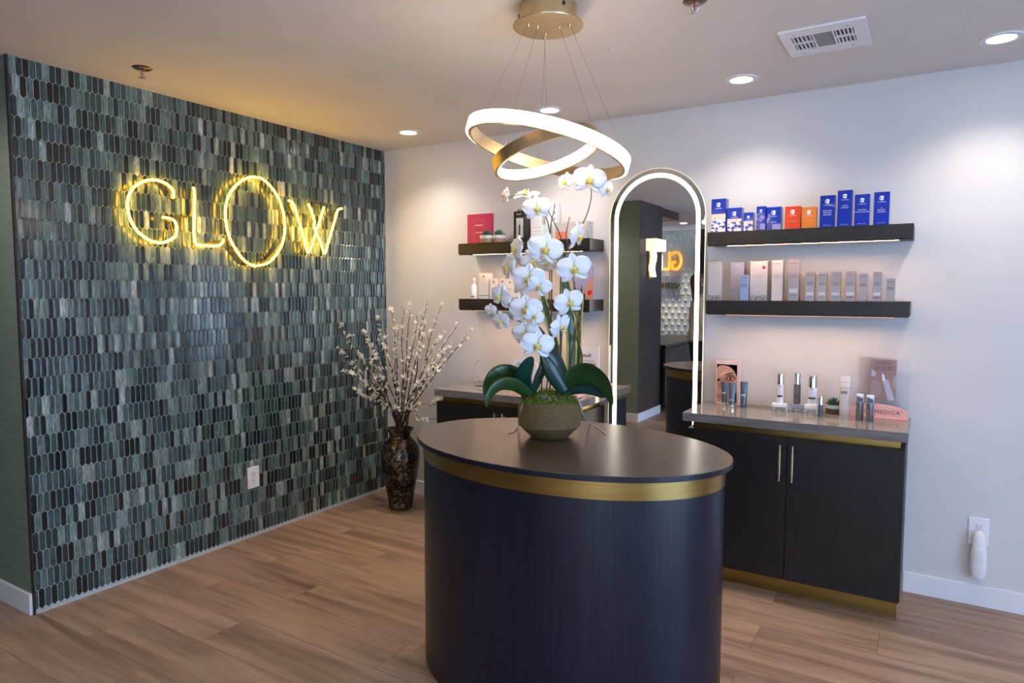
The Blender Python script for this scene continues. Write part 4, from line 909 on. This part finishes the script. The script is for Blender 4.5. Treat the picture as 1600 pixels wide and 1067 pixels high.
leaf('snake_plant_leaf', ap([(891, 615, 2.74), (893, 575, 2.74), (894, 530, 2.73), (890, 485, 2.73), (884, 440, 2.73), (881, 425, 2.73)]), .046, CR + CF * .2, snake, oc, .12, shape=sn)
leaf('snake_plant_leaf', ap([(900, 615, 2.78), (904, 560, 2.78), (905, 510, 2.77), (908, 470, 2.76), (909, 445, 2.76)]), .022, CR - CF * .5, snake, oc, .12, shape=sn)
leaf('snake_plant_leaf', ap([(878, 612, 2.80), (872, 560, 2.80), (861, 510, 2.79), (851, 475, 2.79), (846, 452, 2.79)]), .036, CR + CF * .4, snake, oc, .12, shape=sn)
stemg = mat('orchid_stem', (.05, .085, .02), .4); twig = noisy('willow_twig', (.10, .05, .025), (.24, .14, .07), (60, 60, 20), .7)
def stem(nm, L_, r_, m_, k=5):
    b = nb(); tube(b, ap(L_), r_, 8, k); return obj(nm, b, m_, oc, smooth=True)
stem('flower_stem', [(852, 622, 2.67), (858, 570, 2.66), (861, 510, 2.65), (862, 440, 2.64), (861, 385, 2.63), (857, 352, 2.62), (849, 330, 2.60), (840, 313, 2.59), (827, 306, 2.58), (812, 304, 2.57), (794, 309, 2.56)], [.003, .0016], stemg)
stem('flower_stem', [(874, 620, 2.70), (877, 540, 2.70), (879, 450, 2.69), (881, 395, 2.68), (876, 370, 2.67), (866, 348, 2.66), (856, 328, 2.64)], [.003, .0018], stemg)
stem('flower_stem', [(876, 600, 2.72), (876, 440, 2.70), (884, 395, 2.68), (895, 373, 2.67), (906, 357, 2.66), (915, 340, 2.66), (921, 322, 2.65), (924, 303, 2.64), (921, 288, 2.62), (906, 284, 2.60), (891, 281, 2.58)], [.003, .0016], stemg)
stem('flower_stem', [(846, 622, 2.66), (846, 560, 2.63), (838, 510, 2.60), (824, 470, 2.58), (812, 440, 2.57), (803, 418, 2.56), (798, 402, 2.55)], [.003, .0016], stemg)
stem('flower_stem', [(840, 530, 2.61), (822, 508, 2.58), (802, 498, 2.56), (786, 490, 2.55), (770, 486, 2.54)], [.002, .0013], stemg)
stem('flower_stem', [(862, 450, 2.64), (850, 445, 2.60), (838, 440, 2.58)], .0014, stemg)
stem('flower_stem', [(870, 560, 2.69), (884, 500, 2.66), (893, 478, 2.63), (898, 440, 2.62)], .0017, stemg)
stem('willow_branch', [(858, 620, 2.72), (862, 560, 2.73), (858, 500, 2.74), (859, 440, 2.73), (858, 400, 2.72), (861, 350, 2.71), (865, 332, 2.70), (867, 317, 2.70)], [.0035, .0018], twig)
stem('willow_branch', [(905, 615, 2.72), (909, 560, 2.71), (903, 530, 2.71), (906, 505, 2.72), (898, 486, 2.71), (903, 468, 2.70), (896, 440, 2.71), (893, 405, 2.71), (885, 372, 2.71), (887, 352, 2.71), (890, 339, 2.71)], [.0055, .0015], twig)
stem('willow_branch', [(895, 615, 2.68), (893, 560, 2.68), (899, 530, 2.67), (901, 505, 2.67), (908, 490, 2.67), (903, 475, 2.68)], [.004, .002], twig)
b = nb(); rnd = random.Random(4); cc = at(901, 529, 2.69)
for _ in range(70):
    d = Vector((rnd.gauss(0, 1), rnd.gauss(0, 1), rnd.gauss(0, .7))).normalized() * rnd.uniform(.006, .019); tube(b, [cc, cc + d * .6, cc + d], [.003, .0008], 4)
obj('moss_tuft', b, 'moss', oc)
silver = mat('silvery_root', (.42, .42, .45), .35, .4)
def root_(L_):
    b = nb(); tube(b, L_, [.0030, .0019], 8, 5); obj('aerial_root', b, silver, oc, smooth=True)
tz = .9125
root_([at(903, 622, 2.62), at(908, 636, 2.62), at(912, 650, 2.62), onz(tz + .004, 921, 661), onz(tz, 934, 668), onz(tz, 947, 678)])
root_([at(816, 632, 2.60), at(813, 645, 2.60), onz(tz + .02, 810, 658), onz(tz + .006, 806, 668), onz(tz, 800, 675), onz(tz, 793, 677)])
b = nb(); rnd = random.Random(12)
for i in range(16):
    a = rnd.uniform(0, 2 * pi); o_ = OC + Vector((.030 - .01 + rnd.uniform(-.03, .03), -.055 + rnd.uniform(-.02, .03), .142))
    tube(b, [o_, o_ + Vector((rnd.uniform(-.02, .02), rnd.uniform(-.02, .01), .022)), o_ + Vector((rnd.uniform(-.03, .03), rnd.uniform(-.02, .01), rnd.uniform(0, .03)))], .0022, 6, 3)
obj('root_cluster', b, silver, oc, smooth=True)
# blossoms
petal = mat('orchid_petal', (.86, .86, .90), .45, sss=.15); b_ = bsdf(petal); uvn = N(petal, 'ShaderNodeUVMap'); uvn.uv_map = 'uv'; sp = N(petal, 'ShaderNodeSeparateXYZ'); L(petal, uvn.outputs[0], sp.inputs[0]); L(petal, ramp(petal, sp.outputs[1], [(0, (.72, .74, .30)), (.14, (.84, .85, .80)), (.3, (.87, .87, .91))]), b_.inputs['Base Color'])
yel = mat('orchid_throat', (.78, .58, .06), .5)
def petal_grid(bm, uvl, ang, ln, wd, shape, cup, z0, tw=0):
    n, mcol = 10, 8; rows = []
    for i in range(n + 1):
        u = i / n; w_ = wd * shape(u); row = []
        for j in range(mcol + 1):
            v = j / mcol - .5; x = v * w_ * 2 / 2; y = .004 + u * ln; z = z0 + cup * (u * u) * ln - .35 * cup * ln * sin(pi * u) + .10 * w_ * cos(v * pi) * (1 if cup < 0 else -1) + .004 * sin(v * 9 + ang) * u
            xx = x * cos(ang) - y * sin(ang); yy = x * sin(ang) + y * cos(ang); row.append(bm.verts.new((xx, yy, z)))
        rows.append(row)
    for i in range(n):
        for j in range(mcol):
            f_ = bm.faces.new((rows[i][j], rows[i][j + 1], rows[i + 1][j + 1], rows[i + 1][j]))
            for l, (a, c) in zip(f_.loops, ((j, i), (j + 1, i), (j + 1, i + 1), (j, i + 1))): l[uvl].uv = (a / mcol, c / n)
bm = nb(); uvl = bm.loops.layers.uv.new('uv')
sep = lambda u: max(.06, sin(pi * min(1, .10 + .86 * u)) ** .75); pet = lambda u: max(.05, (sin(pi * min(1, (.03 + .93 * u)) ** .80)) ** .55)
petal_grid(bm, uvl, 0, .050, .034, sep, -.10, -.002); petal_grid(bm, uvl, R(128), .050, .032, sep, -.10, -.002); petal_grid(bm, uvl, R(-128), .050, .032, sep, -.10, -.002)
petal_grid(bm, uvl, R(70), .056, .066, pet, -.06, .002); petal_grid(bm, uvl, R(-70), .056, .066, pet, -.06, .002)
f0 = obj('flower', bm, petal, oc, local=True, smooth=True, solid=.0007)
b = nb()
lathe(b, [(.0005, .0), (.0045, .004), (.005, .010), (.003, .016), (.0005, .018)], 12, (0, .003, 0))
for s in (-1, 1): tube(b, [(0, -.002, .006), (s * .008, .000, .010), (s * .011, .004, .015), (s * .006, .007, .019)], [.004, .0015], 8, 4)
tube(b, [(0, -.004, .005), (0, -.012, .012), (0, -.020, .011), (0, -.024, .007)], [.0042, .0022], 8, 4)
bmesh.ops.scale(b, vec=(1.1, 1.1, 1.1), verts=b.verts); lip = obj('lip', b, mat('orchid_lip', (.84, .74, .42), .45), f0, local=True, smooth=True)
b = nb(); lathe(b, [(.0005, .004), (.008, .007), (.0085, .013), (.005, .019), (.0005, .020)], 12, (0, -.004, .002)); obj('throat', b, yel, f0, local=True, smooth=True)
def fl(px, py, D, fr, fu, roll, s, first=[True]):
    z = (CR * fr + CU * fu - CF).normalized(); upv = CU * cos(R(roll)) + CR * sin(R(roll)); x = upv.cross(z).normalized(); y = z.cross(x)
    mm = Matrix((x, y, z)).transposed().to_4x4(); mm = Matrix.Translation(at(px, py, D) - OC) @ mm @ Matrix.Scale(s, 4)
    if first[0]: o = f0; first[0] = False
    else:
        o = f0.copy(); C.objects.link(o); o.parent = oc
        for ch in f0.children: c = ch.copy(); C.objects.link(c); c.parent = o
    o.matrix_basis = mm; return o
U = lambda u, v: (740 + u / 3.05, 250 + v / 3.05)
for u, v, D, fr, fu, roll, s in (
    (150, 172, 2.56, -2.2, .2, 20, .66), (250, 165, 2.60, -.3, 2.2, 10, 1.0), (302, 232, 2.55, .1, -.25, -8, 1.02),
    (440, 108, 2.58, -1.3, -.1, 10, .80), (552, 98, 2.56, .05, -.2, 5, 1.20), (632, 142, 2.60, 1.1, -.2, -15, .80),
    (492, 366, 2.58, 2.1, -.5, -35, 1.18), (340, 430, 2.50, .1, -.15, 12, 1.28), (285, 482, 2.56, -.3, -.6, -30, 1.0),
    (205, 425, 2.54, -2.4, .1, 15, 1.05), (168, 512, 2.53, -2.0, -.2, -20, 1.05), (478, 522, 2.50, .15, -.2, -10, 1.25),
    (262, 570, 2.49, -.15, -.15, 5, 1.20), (312, 602, 2.47, .2, -.5, 20, .90), (455, 682, 2.52, .35, -.2, -18, 1.12),
    (130, 655, 2.50, -.9, -.2, 25, .92), (82, 715, 2.52, -.6, -.3, 0, .50), (248, 715, 2.47, -.1, -.1, 0, 1.15),
    (288, 745, 2.44, .5, -.3, 40, .78), (132, 770, 2.50, -.9, -.3, -10, .78), (412, 795, 2.50, 1.1, -.35, -30, 1.0),
    (250, 828, 2.48, -.2, -.2, -8, .98), (303, 885, 2.42, .1, -.15, 6, 1.15), (230, 610, 2.55, -1.0, .5, 40, .9), (345, 490, 2.57, .4, -.8, 60, .8)):
    px_, py_ = U(u, v); fl(px_, py_, D, fr, fu, roll, s * .92)

# ================================================================ VASE + BLOSSOM BRANCHES
VC = Vector((.400, -.320, 0))
t = thing('floor_vase', 'tall crackled bronze mosaic floor vase in the corner by the tile wall', 'vase', tuple(VC))
def crackle():
    m = mat('crackled_bronze_mosaic', (.1, .07, .05), .22, .75); v = coords(m, (1, 1, 1)); vo = N(m, 'ShaderNodeTexVoronoi', feature='DISTANCE_TO_EDGE'); vo.inputs['Scale'].default_value = 95; L(m, v, vo.inputs['Vector'])
    vc = N(m, 'ShaderNodeTexVoronoi'); vc.inputs['Scale'].default_value = 95; L(m, v, vc.inputs['Vector'])
    c = ramp(m, vc.outputs['Color'], [(.15, (.02, .014, .010)), (.5, (.085, .068, .052)), (.9, (.38, .33, .27))]); n = N(m, 'ShaderNodeTexNoise'); n.inputs['Scale'].default_value = 9; n.inputs['Detail'].default_value = 3; L(m, v, n.inputs['Vector'])
    pa = ramp(m, n.outputs[0], [(.4, (.16, .14, .15)), (.6, (1, 1, 1))]); mm = N(m, 'ShaderNodeMix', data_type='RGBA', blend_type='MULTIPLY'); mm.inputs['Factor'].default_value = 1; L(m, c, mm.inputs['A']); L(m, pa, mm.inputs['B'])
    mx = N(m, 'ShaderNodeMix', data_type='RGBA'); L(m, ramp(m, vo.outputs['Distance'], [(0, (0, 0, 0)), (.05, (1, 1, 1))]), mx.inputs['Factor']); mx.inputs['A'].default_value = (.008, .006, .006, 1); L(m, mm.outputs['Result'], mx.inputs['B'])
    L(m, mx.outputs['Result'], bsdf(m).inputs['Base Color']); bump(m, vo.outputs['Distance'], .5, .002); return m
b = nb(); lathe(b, [(.070, 0), (.078, .004), (.092, .10), (.115, .22), (.131, .33), (.134, .38), (.126, .43), (.100, .465), (.078, .485), (.070, .50), (.074, .525), (.092, .548), (.096, .553), (.088, .550), (.070, .525), (.064, .50), (.07, .48)], 48, VC, False); obj('vase_body', b, crackle(), t, smooth=True)
b = nb(); lathe(b, [(.0001, .0005), (.0715, .0005)], 32, VC, False); obj('vase_base', b, 'black', t)
bark = mat('blossom_twig_bark', (.035, .022, .018), .7); bloss = mat('cream_blossom', (.78, .74, .64), .6); bud = mat('blossom_centre', (.35, .10, .05), .6)
def blossom_mesh():
    bm = nb()
    for k in range(5):
        a = 2 * pi * k / 5; c = bm.verts.new((0, 0, 0)); p = []
        for r_, da, z in ((.006, -.5, .001), (.0115, -.38, .004), (.0135, 0, .006), (.0115, .38, .004), (.006, .5, .001)): p.append(bm.verts.new((r_ * cos(a + da), r_ * sin(a + da), z)))
        bm.faces.new([c] + p)
    return bm
first_b = None
tips = [(533, 512, 0), (527, 540, 0), (548, 583, 0), (556, 548, 0), (570, 520, -.12), (588, 500, .02), (612, 487, 0), (632, 482, -.1), (641, 476, .06), (668, 473, 0), (687, 484, .1), (664, 508, -.12), (712, 512, 0), (734, 516, -.05), (690, 520, .08), (653, 500, -.06), (603, 520, .1), (578, 560, -.1), (690, 552, -.08), (560, 612, 0), (672, 655, -.1), (684, 625, -.05), (700, 540, 0), (622, 515, -.08), (645, 530, .02), (675, 575, -.12)]
names_b = ['leaning far left across the tiles', 'standing upright', 'leaning right towards the shelves']
rnd = random.Random(21)
for i, (px_, py_, dd) in enumerate(tips):
    D = 4.60 + dd
    while True:
        e = at(px_, py_, D)
        if e.x > .03 and e.y < -.03: break
        D -= .03
    neck = VC + Vector((rnd.uniform(-.035, .035), rnd.uniform(-.035, .035), .53)); low = VC + Vector((rnd.uniform(-.02, .02), rnd.uniform(-.02, .02), .10))
    mid = neck.lerp(e, .45) + Vector((rnd.uniform(-.02, .02), rnd.uniform(-.02, .02), .10 * (1 - min(1, (e.z - .55) / .8)) + rnd.uniform(0, .04))); mid.x = max(mid.x, .05); mid.y = min(mid.y, -.05)
    side_ = 'left' if px_ < 590 else ('right' if px_ > 672 else 'upright')
    lb = {'left': 'blossoming dark twig in the floor vase leaning left over the tile wall', 'upright': 'blossoming dark twig in the floor vase rising nearly straight up', 'right': 'blossoming dark twig in the floor vase leaning right toward the shelves'}[side_]
    t = thing('blossom_branch', lb, 'branch', tuple(low), {'left': 'left-leaning blossom twigs', 'upright': 'upright blossom twigs', 'right': 'right-leaning blossom twigs'}[side_])
    path = smooth_path([low, neck, mid, neck.lerp(e, .75) + Vector((rnd.uniform(-.02, .02), 0, .02)), e], 6)
    for p in path: p.x = max(p.x, .02); p.y = min(p.y, -.02)
    path = [path[0], path[3]] + [p + Vector((rnd.uniform(-.004, .004), rnd.uniform(-.004, .004), 0)) for p in path[6:]]
    b = nb(); tube(b, path, [.0050, .0016], 6)
    spots = []
    for k in range(4, len(path) - 1, 3):
        p = path[k]; d = (path[k + 1] - path[k]).normalized(); o_ = (d + Vector((rnd.uniform(-.8, .8), rnd.uniform(-.8, .8), rnd.uniform(-.2, .5)))).normalized() * rnd.uniform(.02, .06); q_ = p + o_; q_.x = max(q_.x, .02); q_.y = min(q_.y, -.02)
        tube(b, [p, q_], [.0022, .0012], 5); spots.append(q_)
    spots += [p for p in path[5:]]
    obj('twig', b, bark, t)
    for p in spots:
        for rep in range(2 if rnd.random() < .45 else 1):
            if rnd.random() < .22: continue
            if first_b is None:
                first_b = obj('blossom', blossom_mesh(), bloss, t, local=True, solid=.0008); o = first_b
            else: o = first_b.copy(); C.objects.link(o); o.parent = t
            jit = Vector((rnd.uniform(-.010, .010), rnd.uniform(-.010, .010), rnd.uniform(-.006, .010))); q_ = p + jit; q_.x = max(q_.x, .018); q_.y = min(q_.y, -.018)
            o.location = q_ - low; o.rotation_euler = (rnd.uniform(-1.4, 1.4), rnd.uniform(-1.4, 1.4), rnd.uniform(0, 6)); s_ = rnd.uniform(.8, 1.5); o.scale = (s_, s_, s_)

# ================================================================ RECEPTION SIDE (seen in the mirror)
sheen = noisy('tufted_blue_white_wall', (.32, .44, .47), (.66, .68, .66), (1.2, 1, 1.2), .35)
b = nb(); box(b, -.8, .44, YB, YB + .012, 0, 2.42)
k = 0; nx_ = 12; nz_ = 26
for i in range(nx_):
    for j in range(nz_):
        x = -.75 + (i + (.5 if j % 2 else 0)) * .1; z = .05 + j * .093
        if x > .40: continue
        c_ = b.verts.new((x, YB + .026, z)); q_ = [b.verts.new((x + a, YB + .0121, z + c)) for a, c in ((.030, 0), (0, .050), (-.030, 0), (0, -.050))]
        for a in range(4): b.faces.new((c_, q_[a], q_[(a + 1) % 4]))
t_ = obj('tufted_cladding', b, sheen, bpy.data.objects['wall_front'])
b = nb(); box(b, .44, .80, YB, YB + .05, 0, 2.42); struct('trim_3', b, 'pillar')
b = nb(); box(b, -.8, 2.6, YB, YB + .03, 2.42, 2.5); struct('trim_4', b, 'base')
b = nb(); box(b, .30, .62, -4.96, -4.26, 2.40, 2.5); struct('trim_5', b, 'pillar')
amber = mat('amber_lit_letter', (1, .5, .1), .4, emit=(1.0, .36, .03), es=.8); t = thing('wall_sign', 'amber lit sign letters on the tufted wall, reflected in the mirror', 'sign', (.02, YB + .02, 1.9))
for s_, x, sz in (('G', .125, .42), ('L', -.02, .42), ('W', -.55, .42)): text('sign_letter', s_, sz, (x, YB + .09, 1.94), amber, t, rot=(pi / 2, 0, pi), depth=.03, sx=.62)
b = nb(); cx, cz = -.235, 1.94; tube(b, [(cx + .13 * cos(2 * pi * i / 40), YB + .10, cz + .26 * sin(2 * pi * i / 40)) for i in range(40)], .02, 8, 1, True); obj('white_ring_letter', b, mat('white_lit_ring', (1, 1, 1), .5, emit=(.9, .95, 1), es=.6), t)
text('sign_subtitle', 'AESTHETICS', .125, (.19, YB + .055, 1.575), 'brass', t, rot=(pi / 2, 0, pi), depth=.01, align='LEFT', sx=.8)
t = thing('drawer_unit', 'low dark drawer unit behind the pillar, reflected in the mirror', 'cabinet', (.35, -5.3, 0))
b = nb(); box(b, .02, .68, -6.40, -4.28, .06, .80); cb = obj('carcass', b, 'oak_v', t)
b = nb(); box(b, .04, .62, -6.36, -4.30, 0, .06); obj('plinth', b, 'black', t)
b = nb(); box(b, 0, .71, -6.42, -4.262, .80, .835); obj('counter_top', b, 'black', t)
for j in range(4):
    y1 = -4.29 - j * .525
    for z0, z1 in ((.10, .36), (.37, .56), (.57, .79)):
        b = nb(); box(b, .68, .70, y1 - .52, y1, z0, z1); d = obj('drawer', b, 'oak_h', t, bevel=.001); b = nb(); ym = y1 - .26 if j else y1 - .12; zz = z1 - .09
        tube(b, [(.722, ym - .06, zz), (.722, ym + .06, zz)], .005, 8); tube(b, [(.70, ym - .045, zz), (.722, ym - .045, zz)], .003, 6); tube(b, [(.70, ym + .045, zz), (.722, ym + .045, zz)], .003, 6); obj('bar_handle', b, 'gold', d, smooth=True)
# sconce on the pillar
t = thing('wall_sconce', 'lit wall sconce with white block shade and wavy glass on the dark pillar', 'wall light', (.645, -3.86, 1.85))
shade = mat('lit_shade', (1, .95, .88), .5, emit=(1, .86, .66), es=.8); wav = mat('lit_wavy_glass', (1, .95, .88), .3, emit=(1, .80, .50), es=.85)
b = nb(); box(b, .645, .657, -3.95, -3.78, 1.64, 2.05); obj('back_plate', b, 'brass', t)
b = nb(); box(b, .657, .78, -4.02, -3.68, 1.95, 2.085); obj('block_shade', b, shade, t, bevel=.004)
b = nb()
pts = [(-3.78 - .028 * sin(i * .38), 1.95 - i * .0155) for i in range(20)]; A = [(y, z) for y, z in pts]; n = len(A); va = []
for (y, z) in A: va.append([b.verts.new((x, y + dy, z)) for x, dy in ((.665, 0), (.70, 0), (.70, -.13), (.665, -.13))])
for i in range(n - 1):
    for j in range(4): b.faces.new((va[i][j], va[i][(j + 1) % 4], va[i + 1][(j + 1) % 4], va[i + 1][j]))
b.faces.new(va[0]); b.faces.new(va[-1][::-1]); obj('wavy_glass', b, wav, t, smooth=True)
b = nb(); box(b, .657, .668, -3.775, -3.765, 1.62, 1.95); obj('side_bar', b, 'brass', t)
# unseen downlight, added to brighten the dark green hallway wall
t = thing('recessed_downlight', 'unseen recessed downlight added to brighten the green hallway wall', 'ceiling light', (.10, -2.95, H))
b = nb(); lathe(b, [(.050, -.001), (.052, -.006), (.074, -.0045), (.076, 0)], 40, (0, 0, 0), False); obj('trim_ring', b, 'base', t, local=True, smooth=True)
b = nb(); lathe(b, [(.0505, -.002), (.0505, -.0035)], 32); obj('lens', b, 'can_led', t, local=True)
lamp('downlight_beam', 'SPOT', (0, 0, -.012), 30, (1, .93, .85), parent=t, spot_size=R(150), spot_blend=.9, shadow_soft_size=.05)

# ---------------------------------------------------------------- person
def skinned(name, chains, m_, parent, lvl=2, local=True):
    me = bpy.data.meshes.new(name); vs = []; es = []; rad = []; index = {}
    for ch in chains:
        prev = None
        for x, y, z, rx, ry in ch:
            key = (round(x, 4), round(y, 4), round(z, 4))
            if key not in index: index[key] = len(vs); vs.append((x, y, z)); rad.append((rx, ry))
            i = index[key]
            if prev is not None and prev != i: es.append((prev, i))
            prev = i
    me.from_pydata(vs, es, []); o = bpy.data.objects.new(name, me); C.objects.link(o)
    md = o.modifiers.new('skin', 'SKIN'); md.use_smooth_shade = True
    for i, r_ in enumerate(rad): me.skin_vertices[0].data[i].radius = r_
    me.skin_vertices[0].data[0].use_root = True
    s_ = o.modifiers.new('sub', 'SUBSURF'); s_.levels = lvl; s_.render_levels = lvl
    m2 = bpy.data.meshes.new_from_object(o.evaluated_get(bpy.context.evaluated_depsgraph_get())); bpy.data.objects.remove(o)
    o = bpy.data.objects.new(name, m2); C.objects.link(o); m2.materials.clear(); m2.materials.append(m_)
    for p in m2.polygons: p.use_smooth = True
    if parent: o.parent = parent; ROOT[o] = ROOT[parent]
    return o
pe = thing('person', 'person in a loose white shirt and black trousers, reflected at the mirror edge', 'person', (1.09, -4.36, 0))
skin_m = mat('skin', (.50, .28, .19), .5, sss=.1); shirt_m = noisy('white_linen_shirt', (.62, .59, .54), (.74, .71, .67), (20, 20, 20), .8, bs=.3, bd=.004); pants_m = mat('black_trousers', (.012, .012, .014), .7); hair_m = noisy('auburn_hair', (.06, .025, .012), (.14, .06, .03), (70, 70, 12), .5)
hands = []
for s in (-1, 1):
    wr = (s * .245, .075, .90)
    hands.append([(s * .155, 0, 1.36, .055, .055), (s * .215, -.01, 1.24, .044, .044), (s * .245, -.02, 1.12, .038, .040), (s * .255, .02, 1.02, .034, .036), (wr[0], wr[1], wr[2], .022, .027), (s * .243, .09, .86, .018, .036), (s * .243, .10, .825, .014, .036)])
body = [[(0, 0, .95, .13, .10), (0, 0, 1.10, .115, .088), (0, 0, 1.25, .135, .095), (0, 0, 1.36, .12, .085), (0, -.005, 1.43, .050, .050), (0, .006, 1.50, .055, .058), (0, .012, 1.565, .072, .086), (0, .008, 1.63, .070, .085), (0, 0, 1.675, .045, .055)]]
for s in (-1, 1):
    body.append([(0, 0, 1.36, .12, .085)] + hands[0 if s < 0 else 1])
    body.append([(0, 0, .95, .13, .10), (s * .09, 0, .86, .088, .088), (s * .10, .01, .50, .055, .058), (s * .105, -.01, .28, .050, .055), (s * .11, -.02, .09, .034, .036), (s * .11, .05, .035, .034, .028), (s * .112, .12, .025, .032, .02)])
    for k, (dx, ln) in enumerate(((-.024, .060), (-.008, .068), (.008, .064), (.022, .052))):
        body.append([(s * .243, .10, .825, .014, .036), (s * .243, .105 + dx, .805, .009, .009), (s * .240, .112 + dx, .805 - ln * .5, .008, .008), (s * .232, .118 + dx, .805 - ln, .007, .007)])
    body.append([(s * .243, .09, .86, .018, .036), (s * .232, .125, .845, .010, .010), (s * .225, .138, .82, .008, .008), (s * .220, .142, .80, .007, .007)])
bo = skinned('body', body, skin_m, pe)
for s in (-1, 1):
    b = nb(); lathe(b, [(.0005, -.011), (.008, -.008), (.011, 0), (.008, .008), (.0005, .011)], 12, (s * .029, .079, 1.585), True, 1, .6); obj('eye', b, 'white', bo, local=True, smooth=True)
    b = nb(); lathe(b, [(.0005, -.018), (.010, -.014), (.013, 0), (.010, .02), (.0005, .026)], 12, (s * .076, .004, 1.57), True, .5, 1); obj('ear', b, skin_m, bo, local=True, smooth=True)
b = nb(); tube(b, [(0, .083, 1.59), (0, .100, 1.562), (0, .096, 1.552)], [.006, .012], 8, 3); obj('nose', b, skin_m, bo, local=True, smooth=True)
b = nb(); tube(b, [(-.024, .078, 1.522), (0, .088, 1.524), (.024, .078, 1.522)], .0055, 8, 3); obj('mouth', b, mat('lips', (.42, .12, .11), .4), bo, local=True, smooth=True)
b = nb(); lathe(b, [(.002, -.30), (.045, -.29), (.062, -.20), (.074, -.10), (.088, -.03), (.092, .02), (.082, .065), (.050, .098), (.002, .106)], 28, (0, -.030, 1.600), True, .95, 1.0)
obj('hair', b, hair_m, pe, local=True, smooth=True)
sh = [[(0, 0, .86, .20, .165), (0, 0, .98, .18, .145), (0, 0, 1.12, .150, .112), (0, 0, 1.27, .160, .112), (0, 0, 1.375, .120, .095), (0, 0, 1.42, .066, .066)]]
for s in (-1, 1): sh.append([(0, 0, 1.375, .120, .095), (s * .155, 0, 1.36, .075, .072), (s * .225, -.01, 1.23, .068, .066), (s * .255, -.02, 1.11, .066, .066), (s * .262, .02, 1.01, .060, .062), (s * .250, .06, .94, .05, .05)])
skinned('shirt', sh, shirt_m, pe)
tr = [[(0, 0, .99, .150, .115), (0, 0, .90, .155, .12)]]
for s in (-1, 1): tr.append([(0, 0, .90, .155, .12), (s * .092, 0, .80, .098, .100), (s * .10, .01, .50, .075, .078), (s * .105, -.008, .28, .068, .070), (s * .11, -.02, .08, .064, .068)])
skinned('trousers', tr, pants_m, pe)
for s in (-1, 1): skinned('shoe', [[(s * .11, -.045, .045, .042, .040), (s * .11, .03, .040, .046, .038), (s * .112, .11, .030, .044, .028), (s * .113, .155, .026, .032, .022)]], mat('black_shoe', (.01, .01, .01), .3), pe)
pe.rotation_euler = (0, 0, R(240))
